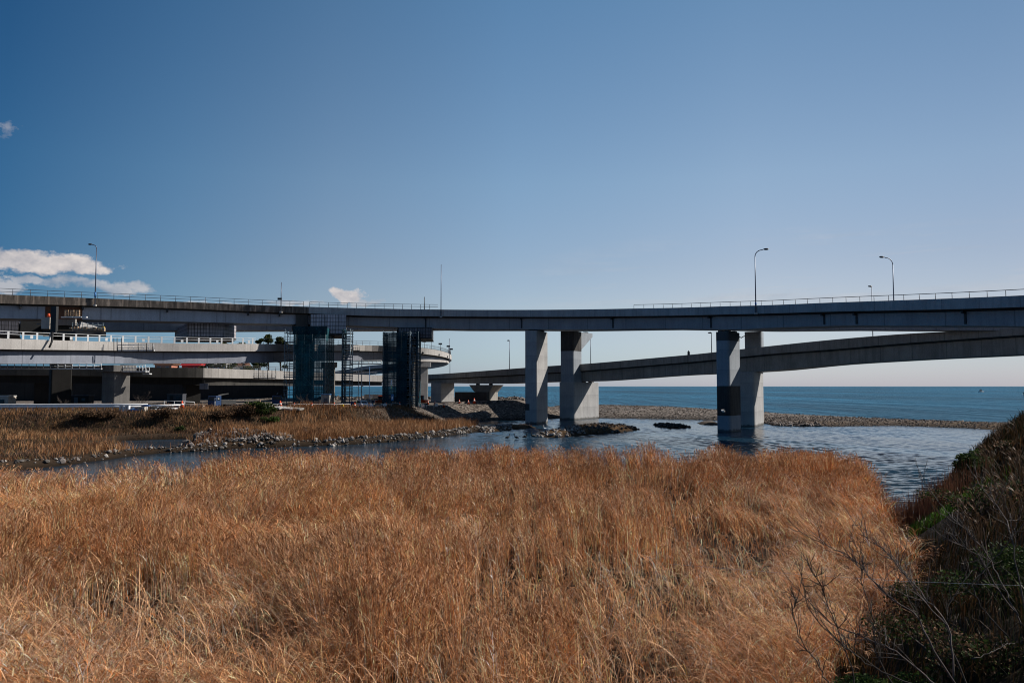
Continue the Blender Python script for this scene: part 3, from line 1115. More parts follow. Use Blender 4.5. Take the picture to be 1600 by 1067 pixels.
deck_parts(loop_o, LO, 8.5, 1.0, 5.6, (M['fascia_white'], M['dark_conc'], M['girder_loop']))
k_end = int(np.argmax(LO.u > 404))
LW = Path.__new__(Path)
LW.set(np.stack([LO.x, LO.y, LO.zt, LO.zp, LO.zg, LO.u], 1)[:k_end])
railing(loop_o, LW, 0.16, 1.2, 2.45, M['rail_white'], rails=(1.0, 0.62), r=0.05, wide=0.34)
for k in range(1, int(LW.arc[-1] / 2.45)):
    if k % 3 == 1:
        s = LW.at_arc(2.45 * k + 1.5)
        mb = MB()
        mb.box(s['p'] + s['n'] * 0.16 + Vector((0, 0, s['zt'] + 0.45)), (0.5, 0.03, 0.6), math.atan2(s['t'].y, s['t'].x))
        mb.build('railing_panel', M['rail_white'], loop_o)
k_r = int(np.argmax(LO.u > 640))
k_q = k_r + int(np.argmax(LO.y[k_r:] > 238))
LM = Path.__new__(Path)
LM.set(np.stack([LO.x, LO.y, LO.zt, LO.zp, LO.zg, LO.u], 1)[k_end:k_r])
railing(loop_o, LM, 0.16, 1.1, 2.2, M['rail'], rails=(1.0, 0.5))
LR = Path.__new__(Path)
LR.set(np.stack([LO.x, LO.y, LO.zt, LO.zp, LO.zg, LO.u], 1)[k_r:k_q])
railing(loop_o, LR, 0.16, 1.0, 0.62, M['rail'], rails=(1.0, 0.1), post=0.035)
# pale lower flange of the girder on the loop, and dark drain spots
LF = Path.__new__(Path)
LF.set(np.stack([LO.x, LO.y, LO.zt, LO.zp, LO.zg, LO.u], 1)[k_r - 4:k_q + 2])
loft(MB(), LF, [(0.72, LF.zg), (0.99, LF.zg), (0.99, LF.zg + 0.62), (0.72, LF.zg + 0.62)]).build('girder_flange', M['fascia_white'], loop_o)
for u in (661, 686, 699):
    mb = MB()
    s = LR.at_u(u)
    mb.tube([s['p'] - s['n'] * 0.12 + Vector((0, 0, s['zp'] + 0.35)), s['p'] + s['n'] * 0.05 + Vector((0, 0, s['zp'] + 0.35))], 0.3, 8)
    mb.build('drain_outlet', M['steel_dark'], loop_o)

# low ramp behind, under everything
LOW = Path([(-160, 184, 569, 585, 597), (0, 190, 571, 586, 598), (150, 197, 572.5, 587.5, 599.5), (235, 201, 574, 589, 600), (320, 207, 575, 590, 602), (380, 217, 577.2, 591, 602), (430, 226, 579, 592, 602), (490, 238, 582, 593.6, 603), (560, 252, 585, 595.6, 602.4), (600, 260, 586.6, 596.4, 602.2)])
low_o = thing('ramp', 'low pale ramp in the shade beneath the loop ramp', 'ramp', (-80, 165, 3.5))
deck_parts(low_o, LOW.cut(-160, 317), 12.0, 1.0, 8.5, (M['dark_conc'], M['wall_shade'], M['wall_shade']))  # left stretch: shade from the decks above put into darker colours
deck_parts(low_o, LOW.cut(317.6, 600), 12.0, 1.0, 8.5, (M['fascia_white'], M['dark_conc'], M['dark_conc']))
railing(low_o, LOW, 0.16, 1.0, 2.6, M['rail'], rails=(1.0, 0.5), a0=LOW.at_u(318)['arc'], a1=LOW.at_u(590)['arc'])


# ------------------------------------------------------------------ piers
def rrect(c, t, w, d, r=0.35, seg=4):
    """rounded outline round the near right corner c: w runs against t, d runs away from the camera"""
    t = Vector((t[0], t[1], 0)).normalized()
    m = Vector((-t.y, t.x, 0))
    base = Vector((c[0], c[1], 0)) - t * w
    out = []
    for (a, b, q0) in ((w - r, r, -90), (w - r, d - r, 0), (r, d - r, 90), (r, r, 180)):
        for k in range(seg + 1):
            q = R(q0 + 90 * k / seg)
            p = base + t * (a + r * math.cos(q)) + m * (b + r * math.sin(q))
            out.append((p.x, p.y))
    return out


def band(mb, outline, z0, z1, g=0.012):
    cx = sum(p[0] for p in outline) / len(outline)
    cy = sum(p[1] for p in outline) / len(outline)
    o2 = []
    for (x, y) in outline:
        d = math.hypot(x - cx, y - cy)
        o2.append((cx + (x - cx) * (d + g) / d, cy + (y - cy) * (d + g) / d))
    return mb.prism(o2, z0, z1)


def bearings(root, outline_c, z, deck_zg, t, pos, size=(0.9, 0.9)):
    """pads between pier head and girder; pos in metres along (t, m)"""
    t = Vector((t[0], t[1], 0)).normalized()
    m = Vector((-t.y, t.x, 0))
    for (a, b) in pos:
        c = Vector((outline_c[0], outline_c[1], 0)) + t * a + m * b
        mb = MB()
        mb.box((c.x, c.y, (z + deck_zg) / 2), (size[0], size[1], deck_zg - z + 0.02), math.atan2(t.y, t.x))
        mb.build('bearing', M['steel_dark'], root)


# pier one: plain tall pier
c1 = at(839, 662, 170)
o1 = rrect(c1, (0.93, -0.37), 2.75, 7.2, 0.3)
z1 = at(839, 516.2, 170).z
p1 = thing('bridge_pier', 'tall plain concrete pier with a small dark stain, left of its wider neighbour', 'pier', (c1.x, c1.y, -1.2))
MB().prism(o1, -1.2, z1).build('column', M['pier'], p1)
q = rrect(c1 - Vector((0.93, -0.37, 0)) * 1.5, (0.93, -0.37), 1.32, 3.0, 0.3)
MB().prism([(x - 0.02, y - 0.02) for x, y in q], at(825, 641, 170).z, at(825, 631, 170).z).build('dark_stain', M['dark_coat'], p1)
sP = PM.at_u(842)
bearings(p1, c1, z1, sP['zg'], (0.93, -0.37), [(-2.1, 1.6), (-0.75, 1.6), (-2.1, 5.4), (-0.75, 5.4)], (0.8, 1.1))

# pier two: wide foot carrying the ramp, slim upper column and bracket
tt = Vector((0.85, -0.53, 0)).normalized()
mm = Vector((-tt.y, tt.x, 0))
c2 = at(897, 656, 190)
z2a = at(897, 597, 190).z
z2b = at(890, 516.8, 190).z
p2 = thing('bridge_pier', 'broad stepped pier with a blackened top and side bracket, carrying both bridge and ramp', 'pier', (c2.x, c2.y, -1.2))
MB().prism(rrect(c2, tt, 4.1, 13.8, 0.5), -1.2, z2a).build('column', M['pier'], p2)
ca = c2 - tt * 0.25 + mm * 0.2
oc2 = rrect(ca, tt, 3.6, 4.7, 0.5)
MB().prism(oc2, z2a - 0.01, z2b).build('upper_column', M['pier_coated'], p2)
band(MB(), oc2, at(890, 548, 190).z, z2b - 0.02).build('dark_coating', M['dark_coat'], p2)
mb = MB()
b0 = ca + mm * 4.66
zt_, zlo, ztip = z2b - 0.05, at(905, 546, 190).z, at(920, 524, 193).z
P8 = []
for z_in, z_out in ((zlo, ztip), (zt_, zt_)):
    P8 += [b0 - tt * 3.3 + Vector((0, 0, z_in)), b0 - tt * 0.3 + Vector((0, 0, z_in)), b0 - tt * 0.3 + mm * 6.4 + Vector((0, 0, z_out)), b0 - tt * 3.3 + mm * 6.4 + Vector((0, 0, z_out))]
mb.hexa(P8).build('bracket', M['pier_coated'], p2)
sP = PMB.at_u(905)
bearings(p2, ca, z2b - 0.05, sP['zg'], tt, [(-2.6, 3.2), (-0.9, 3.2), (-2.6, 8.5), (-0.9, 8.5)], (0.9, 1.0))
sR = RA.at_u(915)
bearings(p2, c2, z2a, sR['zg'], tt, [(-2.4, 6.6), (-0.9, 6.6), (-0.9, 11)], (1.0, 1.2))

# pier three: banded front pier
t3 = Vector((0.8, -0.6, 0))
c3 = at(1141, 675, 139.5)
o3 = rrect(c3, t3, 2.55, 5.6, 0.65, 6)
z3 = at(1138, 518, 140).z
p3 = thing('bridge_pier', 'rounded pier painted blue grey with a broad black band above the water', 'pier', (c3.x, c3.y, -1.2))
MB().prism(o3, -1.2, z3, grow=1.0).build('column', M['pier_coated'], p3)
band(MB(), o3, at(1130, 649.5, 140).z, at(1130, 603, 140).z).build('black_band', M['dark_coat'], p3)
band(MB(), o3, at(1130, 532, 140).z, z3 - 0.02, 0.014).build('grey_band', M['grey_coat'], p3)
sP = PM.at_u(1138)
bearings(p3, c3, z3, sP['zg'], t3, [(-1.9, 1.3), (-0.7, 1.3), (-1.9, 4.2), (-0.7, 4.2)], (0.8, 1.0))

# pier four: behind it, wide foot with the ramp lying on it, upper column behind the ramp
t4 = Vector((0.91, -0.42, 0)).normalized()
m4 = Vector((-t4.y, t4.x, 0))
c4 = at(1180, 668, 157)
z4a = at(1180, 580.6, 157).z
z4b = at(1178, 519, 168).z
p4 = thing('bridge_pier', 'pale pier behind the black banded one, with the ramp crossing its middle', 'pier', (c4.x, c4.y, -1.2))
MB().prism(rrect(c4, t4, 3.0, 13.6, 0.6, 6), -1.2, z4a).build('column', M['pier'], p4)
o4 = rrect(c4 + m4 * 9.6 + t4 * 0.25, t4, 3.5, 4.0, 0.7, 6)
MB().prism(o4, z4a - 0.01, z4b).build('upper_column', M['pier_coated'], p4)
sP = PMB.at_u(1185)
bearings(p4, c4, z4b, sP['zg'], t4, [(-2.2, 11), (-0.6, 11), (-2.2, 12.8)], (0.8, 0.9))
sR = RA.at_u(1178)
bearings(p4, c4, z4a, sR['zg'], t4, [(-2.2, 2.0), (-0.8, 2.0), (-0.8, 5.4)], (1.0, 1.0))
mb = MB()
pa = PM.at_u(1160)
q0 = Vector((c3.x, c3.y, z3 + 0.3)) + m4 * 4.5
q1 = Vector((c4.x, c4.y, z4b - 0.9)) + m4 * 9.4 - t4 * 3.2
mb.tube([q0, q0.lerp(q1, 0.3) - Vector((0, 0, 0.5)), q0.lerp(q1, 0.7) - Vector((0, 0, 0.6)), q1], 0.09, 6)
tag(mb.build('drain_hose', M['steel_dark'], None), 'thin black hose slung between the two pier heads above the ramp', 'hose')


def wall_pier(name, label, u, Y, t, w, d, z1, mat, cap=None, z0=2.6, bear=None):
    c = at(u, 630, Y)
    root = thing(name, label, 'pier', (c.x, c.y, 3.4))
    MB().prism(rrect(c, t, w, d, 0.25), z0, z1).build('column', mat, root)
    if cap:
        over, h = cap
        t_ = Vector((t[0], t[1], 0)).normalized()
        m_ = Vector((-t_.y, t_.x, 0))
        oc = rrect(c + t_ * over - m_ * over, t, w + 2 * over, d + 2 * over, 0.25)
        MB().prism(oc, z1, z1 + h).build('pier_cap', mat, root)
    return root, c


# loop ramp piers
sL = LW.at_u(190)
wall_pier('ramp_pier', 'grey ramp pier behind the white guardrail, white work cage on its head', 203, 151.5, sL['t'], 3.3, 4.0, sL['zg'] - 1.6, M['pier_dull'], (0.7, 1.2))
sL = LM.at_u(522)
wall_pier('ramp_pier', 'grey pier between the netted scaffold and the narrow stair tower', 523, 203.5, (0.97, 0.25), 2.9, 5.5, sL['zg'] - 1.5, M['ramp_concrete'], (0.5, 1.3))
sL = LR.at_u(660)
wall_pier('ramp_pier', 'pier of the loop ramp just right of the dark netted tower', 669, 218, (0.9, 0.42), 3.0, 4.5, sL['zg'] - 1.4, M['pier'], (0.6, 1.2))
# right ramp piers
sR = RA.at_u(752)
r2, cR = wall_pier('ramp_pier', 'short flared pier of the long ramp on the gravel point', 765, 215, (0.9, -0.44), 4.6, 5.0, sR['zg'] - 2.2, M['ramp_concrete'], None, 1.5)
t_ = Vector((0.9, -0.44, 0)).normalized()
m_ = Vector((-t_.y, t_.x, 0))
mb = MB()
b = Vector((cR.x, cR.y, 0))
zlo, zhi = sR['zg'] - 2.2, sR['zg'] - 0.35
mb.hexa([b - t_ * 4.7 - m_ * 0.1 + Vector((0, 0, zlo)), b + t_ * 0.1 - m_ * 0.1 + Vector((0, 0, zlo)), b + t_ * 0.1 + m_ * 5.1 + Vector((0, 0, zlo)), b - t_ * 4.7 + m_ * 5.1 + Vector((0, 0, zlo)),
         b - t_ * 6.0 - m_ * 0.6 + Vector((0, 0, zhi)), b + t_ * 1.4 - m_ * 0.6 + Vector((0, 0, zhi)), b + t_ * 1.4 + m_ * 5.6 + Vector((0, 0, zhi)), b - t_ * 6.0 + m_ * 5.6 + Vector((0, 0, zhi))]).build('pier_cap', M['ramp_concrete'], r2)
for a in (-4.4, -0.4):
    MB().box((*(b + t_ * a + m_ * 1.5).xy, (zhi + sR['zg']) / 2), (1.0, 1.0, sR['zg'] - zhi + 0.02)).build('bearing', M['steel_dark'], r2)
sR = RA.at_u(684)
wall_pier('ramp_pier', 'tapered wall pier at the far left end of the long ramp', 689, 232, (0.75, -0.66), 4.4, 5.5, sR['zg'] + 0.02, M['pier'], None, 2.0)
# low wall beside the short pier
mb = MB()
mb.box(at(752, 619, 208) + Vector((-2.5, 0, -0.5)), (9.5, 1.2, 3.2), R(-26))
tag(mb.build('low_wall', M['dark_conc'], None), 'dark concrete parapet wall in front of the short flared pier', 'wall')

# piers of the low ramp and of the old viaduct, coloured near black to stand for deep shade
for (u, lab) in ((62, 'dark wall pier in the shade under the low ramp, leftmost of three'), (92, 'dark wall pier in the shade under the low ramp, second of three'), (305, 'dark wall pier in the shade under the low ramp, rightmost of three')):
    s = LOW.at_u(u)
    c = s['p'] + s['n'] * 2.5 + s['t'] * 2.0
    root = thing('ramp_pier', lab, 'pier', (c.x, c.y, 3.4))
    MB().prism(rrect(c, s['t'], 3.6, 5.5, 0.2), 2.6, s['zg'] + 0.02).build('column', M['wall_shade'], root)
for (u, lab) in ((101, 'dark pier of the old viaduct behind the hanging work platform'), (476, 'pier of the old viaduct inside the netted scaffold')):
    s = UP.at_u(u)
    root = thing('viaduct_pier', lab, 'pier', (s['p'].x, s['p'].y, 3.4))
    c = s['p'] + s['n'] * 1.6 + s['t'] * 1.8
    MB().prism(rrect(c, s['t'], 3.6, 6.0, 0.25), 2.6, s['zg'] - 1.2).build('column', M['wall_shade'], root)
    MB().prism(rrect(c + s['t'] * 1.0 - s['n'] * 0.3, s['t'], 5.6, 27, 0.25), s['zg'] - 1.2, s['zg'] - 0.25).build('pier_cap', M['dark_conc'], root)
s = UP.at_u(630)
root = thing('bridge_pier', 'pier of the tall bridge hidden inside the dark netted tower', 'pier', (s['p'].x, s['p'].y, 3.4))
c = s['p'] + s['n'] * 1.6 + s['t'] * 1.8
MB().prism(rrect(c, s['t'], 3.6, 6.5, 0.25), 2.6, s['zg'] - 0.4).build('column', M['wall_shade'], root)

# added backdrop wall, near black to make the shade on the left
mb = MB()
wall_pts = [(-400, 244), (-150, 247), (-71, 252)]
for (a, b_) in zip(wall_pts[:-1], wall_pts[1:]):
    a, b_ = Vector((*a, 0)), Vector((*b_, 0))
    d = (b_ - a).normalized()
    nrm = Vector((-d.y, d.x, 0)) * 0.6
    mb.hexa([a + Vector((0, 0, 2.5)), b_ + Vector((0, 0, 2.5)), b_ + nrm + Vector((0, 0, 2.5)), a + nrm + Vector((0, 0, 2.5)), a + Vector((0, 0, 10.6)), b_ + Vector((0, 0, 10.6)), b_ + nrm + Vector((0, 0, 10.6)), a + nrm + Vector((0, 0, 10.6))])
tag(mb.build('shade_backdrop', M['wall_shade'], None), 'added backdrop wall coloured near black as shade behind the low ramp', 'wall')

# ------------------------------------------------------------------ lamps, masts and signs
def lamp(name, label, base, h, arm=0.0, ang=0.0, head=True, r=0.1, band=None, drop=0.0, group=None, mat=None):
    """a tapered pole, its bent arm and its head; ang = heading of the arm"""
    mat = mat or M['lamp']
    root = thing(name, label, 'lamp post' if head else 'mast', base, group)
    b = Vector(base)
    d = Vector((math.cos(ang), math.sin(ang), 0))
    if arm:
        rr = min(1.5, arm * 0.75)
        MB().tube([b + Vector((0, 0, -0.6)), b + Vector((0, 0, h * 0.45)), b + Vector((0, 0, h - rr))], [r, r * 0.8, r * 0.62], 8).build('pole', mat, root)
        pts = [b + Vector((0, 0, h - rr)) + d * (arm - (arm - rr) - 0) * (1 - math.cos(q)) + Vector((0, 0, rr * math.sin(q))) for q in [R(a) for a in range(0, 91, 15)]]
        pts += [b + d * arm + Vector((0, 0, h + 0.12))]
        MB().tube(pts, [r * 0.62] * (len(pts) - 1) + [r * 0.5], 8).build('arm', mat, root)
        if head:
            hm = MB()
            p = b + d * (arm + 0.25) + Vector((0, 0, h + 0.12))
            hm.tube([p - d * 0.35, p - d * 0.15, p + d * 0.25, p + d * 0.5], [0.07, 0.16, 0.17, 0.06], 8)
            hm.build('lamp_head', M['lamp_head'], root)
    else:
        MB().tube([b + Vector((0, 0, -0.6)), b + Vector((0, 0, h))], [r, r * 0.6], 8).build('pole', mat, root)
        if head:
            p = b + Vector((0, 0, h)) + d * 0.3
            MB().tube([p - d * 0.35, p - d * 0.1 , p + d * 0.4], [0.08, 0.17, 0.1], 8).build('lamp_head', M['lamp_head'], root)
    MB().box(b + Vector((0, 0, -0.75)), (0.5, 0.5, 0.3)).build('base', M['fascia_white'], root)
    if band:
        MB().tube([b + Vector((0, 0, band[0])), b + Vector((0, 0, band[1]))], r * 1.35, 8).build('blue_band', M['blue_band'], root)
    return root


def col_of(p):
    """column of the photograph in which a point appears"""
    d = p.y * math.cos(PITCH) + (p.z - EYE) * math.sin(PITCH)
    return 800 + F * p.x / d


def on_deck(P, u, o=0.0, k='zt', dz=0.0):
    uu = u
    for _ in range(6):
        s = P.at_u(uu)
        p = s['p'] + s['n'] * o
        uu += u - col_of(Vector((p.x, p.y, s[k] + dz)))
    return Vector((p.x, p.y, s[k] + dz)), s


b, s = on_deck(PO, 148.5, -0.28, 'zp', 0.8)
ztop = at(148, 382, b.y).z
lamp('lamp_post', 'tall street lamp with arm bent to the left on the black streaked parapet', b, ztop - b.z - 0.1, 1.0, R(180), r=0.13, band=(0.9, 1.9))
b, s = on_deck(PM, 1181, -0.28, 'zp', 0.8)
lamp('lamp_post', 'tall street lamp with arm bent to the right, standing above the black banded pier', b, at(1180, 390, b.y).z - b.z - 0.1, 1.5, R(-8), r=0.11, band=(0.6, 1.1))
b, s = on_deck(PMB, 1397, 2.0, 'zt', -0.6)
lamp('lamp_post', 'street lamp with arm bent to the left at the right end of the tall bridge', b, at(1395, 403, b.y).z - b.z, 1.6, R(184), r=0.11)
b, s = on_deck(RA, 1364, 7.6, 'zt', -0.1)
lamp('lamp_post', 'long thin lamp on the ramp whose small head peeks over the bridge railing', b, at(1362, 447.5, b.y).z - b.z, 0.0, R(190), r=0.09)
b, s = on_deck(PM, 689, -0.25, 'zp', 0.6)
lamp('mast', 'tall bare mast fixed to the outside of the bridge parapet', b, at(690, 413, b.y).z - b.z, head=False, r=0.1)
b, s = on_deck(PM, 663, 0.4, 'zt', 0.0)
lamp('mast', 'short bare post at the railing left of the tall mast', b, at(663, 464, b.y).z - b.z, head=False, r=0.11, mat=M['steel_dark'])
b, s = on_deck(PO, 439, -0.25, 'zp', 0.8)
r_ = lamp('mast', 'thick post with a small box at the end of the old viaduct', b, at(439, 441, b.y).z - b.z, head=False, r=0.12)
MB().box(b + Vector((-0.3, 0, at(439, 467, b.y).z - b.z + 0.0)), (0.9, 0.3, 0.45)).build('box', M['steel_dark'], r_)
b, s = on_deck(RA, 796, 0.5, 'zt', -0.1)
lamp('lamp_post', 'slim lamp on the ramp left of the plain pier', b, at(796, 532, b.y).z - b.z, 0.0, R(150), r=0.1)
b, s = on_deck(RA, 923, 7.2, 'zt', -0.1)
lamp('lamp_post', 'slim lamp on the ramp right of the broad stepped pier', b, at(923, 528, b.y).z - b.z, 0.0, R(180), r=0.1)
b, s = on_deck(RA, 1112, 0.5, 'zt', -0.1)
lamp('lamp_post', 'slim lamp on the ramp just left of the black banded pier', b, at(1112, 520, b.y).z - b.z, 0.0, R(180), r=0.1)
b, s = on_deck(RA, 703, 0.5, 'zt', -0.1)
lamp('lamp_post', 'small lamp at the far end of the ramp beneath the loop', b, at(703, 560, b.y).z - b.z, 0.6, R(180), r=0.09)
b, s = on_deck(RA, 1076, 0.2, 'zt', 0.0)
root = thing('junction_box', 'small dark box standing on the ramp parapet', 'box', b)
MB().box(b + Vector((0, 0, 0.35)), (0.45, 0.4, 0.7)).build('cabinet', M['lamp_head'], root)
MB().tube([b + Vector((0, 0, 0.69)), b + Vector((0, 0, 0.95))], 0.1, 6).build('cap', M['lamp_head'], root)
b, s = on_deck(LR, 702, 0.0, 'zp', 0.1)
lamp('mast', 'thin mast at the outer edge of the loop ramp', b, at(702.5, 529, b.y).z - b.z, head=False, r=0.13)

for (u, v, kind, lab) in ((663, 533.5, 'r', 'small dark rectangular sign on the loop ramp railing nearest the netted tower'), (674.5, 533, 'c', 'round dark traffic sign on the loop ramp railing'),
                          (688, 537.3, 'r', 'small dark rectangular sign right of the round sign'), (700.5, 541, 'r', 'upper dark sign beside the thin mast of the loop ramp'), (705, 545.5, 'r', 'lower dark sign beside the thin mast of the loop ramp')):
    b, s = on_deck(LR, min(u, 704.3), 0.16, 'zt', -0.1)
    c = at(u, v, b.y)
    root = thing('road_sign', lab, 'sign', b)
    MB().tube([b, Vector((b.x, b.y, c.z + 0.2))], 0.06, 6).build('post', M['steel_dark'], root)
    m = MB()
    if kind == 'c':
        m.tube([c + Vector((0, -0.1, 0.1)), c + Vector((0, -0.16, 0.1))], 0.36, 20, smooth=False)
    else:
        m.box(c + Vector((0, -0.12, 0)), (1.0, 0.06, 0.46))
    m.build('sign_plate', M['lamp_head'], root)


# ------------------------------------------------------------------ scaffolds, work platforms
def tube_grid(mb, x0, x1, y0, y1, z0, z1, nx, ny, nz, r, T):
    for i in range(nx + 1):
        for j in range(ny + 1):
            x, y = x0 + (x1 - x0) * i / nx, y0 + (y1 - y0) * j / ny
            mb.tube([T @ Vector((x, y, z0)), T @ Vector((x, y, z1))], r, 5)
    return mb


def scaffold_tower(name, label, u0, u1, Y, depth, vtop, levels, net=None, net_range=(0, 1), tops=None, ground=3.3, tilt=0.0, r=0.06, boards=True, pale=False, vnet=None):
    """steel scaffold: standards, ledgers, boards and braces, partly behind a net"""
    a, b = at(u0, 600, Y), at(u1, 600, Y)
    w = b.x - a.x
    ztop = at(u0, vtop, Y).z
    root = thing(name, label, 'scaffold', (a.x, Y, ground))
    T = Matrix.Translation((a.x, Y, 0)) @ Matrix.Rotation(tilt, 4, 'Z')
    nx = max(1, int(round(w / 1.8)))
    ny = max(1, int(round(depth / 2.0)))
    mat = M['scaffold']
    tube_grid(MB(), 0, w, 0, depth, ground - 0.3, ztop, nx, ny, levels, r, T).build('standards', mat, root)
    mb, bd, br = MB(), MB(), MB()
    hh = (ztop - ground) / levels
    for k in range(1, levels + 1):
        z = ground + hh * k - 0.9
        for y in (0, depth):
            for dz in (0, 0.5, 1.0):
                if z + dz > ztop:
                    continue
                mb.tube([T @ Vector((-0.2, y, z + dz)), T @ Vector((w + 0.2, y, z + dz))], r * 0.8, 5)
        for x in (0, w):
            mb.tube([T @ Vector((x, -0.2, z)), T @ Vector((x, depth + 0.2, z))], r * 0.8, 5)
        for y in ((0.5, depth - 0.5) if depth > 3 else (depth / 2,)):
            bd.box((w / 2, y, z + 0.07), (w + 0.2, min(0.9, depth * 0.8), 0.06), 0, T)
    for k in range(0, levels, 2):
        z = ground + hh * k
        x = (k // 2) % max(1, nx) * w / max(1, nx)
        br.tube([T @ Vector((x, -0.08, z + hh * 2 - 0.3 if z + hh * 2 < ztop else ztop)), T @ Vector((min(w, x + w * 0.45), -0.08, z + 0.2))], r * 0.8, 5)
    mb.build('ledgers', mat, root)
    bd.build('boards', M['scaffold_board'], root)
    br.build('brace', M['scaffold_pale'] if pale else mat, root)
    if net:
        x0, x1 = w * net_range[0], w * net_range[1]
        nt_ = MB()
        zt2 = ztop if vnet is None else at(u0, vnet, Y).z
        cols, rows = max(2, int((x1 - x0) / 1.8)), levels
        rg = random.Random(5)
        for (p, q) in (((x0, -0.16), (x1, -0.16)), ((x1 + 0.16, 0.0), (x1 + 0.16, depth)), ((x0 - 0.16, depth), (x0 - 0.16, 0.0))):
            vs, fs = [], []
            n1, n2 = cols * 2, rows * 2
            for j in range(n2 + 1):
                for i in range(n1 + 1):
                    t = i / n1
                    x, y = p[0] + (q[0] - p[0]) * t, p[1] + (q[1] - p[1]) * t
                    bulge = (0.24 * rg.random()) if (i % 2 and j % 2) else 0.03 * rg.random()
                    vs.append(T @ Vector((x - bulge * 0.3, y - bulge, ground + 0.2 + (zt2 - ground - 0.2) * j / n2)))
            for j in range(n2):
                for i in range(n1):
                    fs.append((j * (n1 + 1) + i, j * (n1 + 1) + i + 1, (j + 1) * (n1 + 1) + i + 1, (j + 1) * (n1 + 1) + i))
            nt_.add(vs, fs, smooth=True)
        nt_.build('net', net, root)
    return root, T, w, ztop


t1, T1, w1, zt1 = scaffold_tower('scaffold_tower', 'broad scaffold tower wrapped in blue green netting at the joint of the old viaduct', 459, 507.5, 171.5, 8.0, 512, 9, M['net'], (0, 1), pale=True)
mb = MB()
mb.box((w1 * 0.5 + 0.1, -0.3, zt1 - 0.6), (w1 + 0.8, 0.12, 1.7), 0, T1)
mb.build('top_sheet', M['net_dark'], t1)
scaffold_tower('scaffold_tower', 'bare open scaffold bay left of the blue green netting', 444, 458, 171.5, 4.0, 514, 9, None, r=0.075)
scaffold_tower('scaffold_tower', 'narrow dark stair tower between two netted scaffolds', 534.5, 546.5, 172, 2.4, 514, 10, M['net_dark'], (0, 0.16), r=0.11)
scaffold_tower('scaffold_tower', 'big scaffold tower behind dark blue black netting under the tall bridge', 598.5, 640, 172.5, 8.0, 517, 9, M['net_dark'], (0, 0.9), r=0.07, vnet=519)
scaffold_tower('scaffold_tower', 'open scaffold bay on the right edge of the dark netted tower', 641, 653, 172.8, 4.0, 518, 9, M['net_dark'], (0.72, 1.0), r=0.085)


def hung_box(name, label, pts, z0, z1, mat, underside=True, extra=None):
    """closed cladding box hung below a deck; pts: plan outline ccw"""
    cx = sum(p[0] for p in pts) / len(pts)
    cy = sum(p[1] for p in pts) / len(pts)
    root = thing(name, label, 'work platform', (cx, cy, z0))
    MB().prism(pts, z0, z1).build('cladding', mat, root)
    g = [(cx + (x - cx) * 1.015, cy + (y - cy) * 1.03) for x, y in pts]
    MB().prism(g, z0 - 0.3, z0 - 0.005).build('floor_frame', M['steel_dark'], root)
    return root


A = lambda u, Y: ((u - 800) / F * Y, Y)
hung_box('cladding_box', 'grey panelled box hung on the bridge beside the netted tower top', [A(484, 174.6), A(540, 175.6), A(541, 188), A(484, 188)], at(500, 521.5, 175).z, at(500, 491, 175).z, M['panel'])
hung_box('cladding_box', 'grey panelled box hung under the old viaduct, its dark end to the left', [A(293, 172), A(350, 175), A(368, 182), A(360, 192), A(272, 190)], at(320, 525.5, 173).z, at(320, 501.8, 168).z, M['panel'])
hung_box('cladding_box', 'grey panelled box under the far left end of the old viaduct', [A(-60, 160), A(27, 163.5), A(30, 176), A(-60, 174)], at(10, 521, 162).z, at(10, 497.5, 157).z, M['panel'])
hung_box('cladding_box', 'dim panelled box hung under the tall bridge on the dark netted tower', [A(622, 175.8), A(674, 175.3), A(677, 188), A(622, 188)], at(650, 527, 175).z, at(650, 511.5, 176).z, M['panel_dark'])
hung_box('cladding_box', 'black covered box hanging between the panelled box and the work platform', [A(30, 163.8), A(66, 166), A(66, 178), A(31, 176)], at(48, 516, 165).z, at(48, 498.8, 160).z, M['steel_dark'])

# hanging work platform with timber and sheets
Yw = 154.0
base = at(115, 519, Yw)
wp = thing('work_platform', 'cluttered hanging work platform with pale timber frames and a white sheet under the old viaduct', 'work platform', base)
zf = at(115, 518.2, Yw).z
q = [at(66, 518.5, 152), at(118, 520.5, 153.5), at(166, 515.5, 156), at(166, 515.5, 164), at(68, 518, 164)]
MB().prism([(p.x, p.y) for p in q], zf - 0.35, zf).build('floor', M['steel_dark'], wp)
m = MB()
m.box(at(85, 500, 152.6), (1.05, 0.8, at(85, 482, 152.6).z - at(85, 524, 152.6).z))
m.build('dark_column', M['steel_dark'], wp)
m = MB()
for i, u in enumerate((104, 112.5, 121.5)):
    for v in (485.5, 488.2, 491, 493.5):
        m.box(at(u, v, 155.2), (0.78, 0.25, 0.2))
    for du in (-2.6, 2.6):
        m.box(at(u + du, 489.5, 155.35), (0.16, 0.1, 1.25))
m.build('timber_frames', M['timber'], wp)
m = MB()
for (u0, u1) in ((96, 102.4), (102.8, 113.4), (114, 127.6), (128.6, 136)):
    a, b = at(u0, 495.5, 154.6), at(u1, 495.7, 154.6)
    m.box((a + b) / 2, ((b - a).length, 0.4, 0.24))
m.build('white_beam', M['white'], wp)
m = MB()
p0, p1, p2_ = at(124, 512.5, 154.5), at(127.5, 503, 155.2), at(156, 512, 156.5)
d_ = Vector((0.1, 1.6, -0.2))
m.add([p0, p2_, p1, p0 + d_, p2_ + d_, p1 + d_ * 0.6], [(0, 1, 2), (5, 4, 3), (0, 2, 5, 3), (2, 1, 4, 5), (1, 0, 3, 4)])
m.build('white_sheet', M['tarp_white'], wp)
m = MB()
a, b = at(111, 512.6, 154), at(162, 514.8, 155.8)
for k in range(12):
    c = a.lerp(b, k / 11)
    m.box(c, (0.46, 0.5, 0.26 + 0.2 * (k % 3)))
m.build('timber_stack', M['timber'], wp)
m = MB()
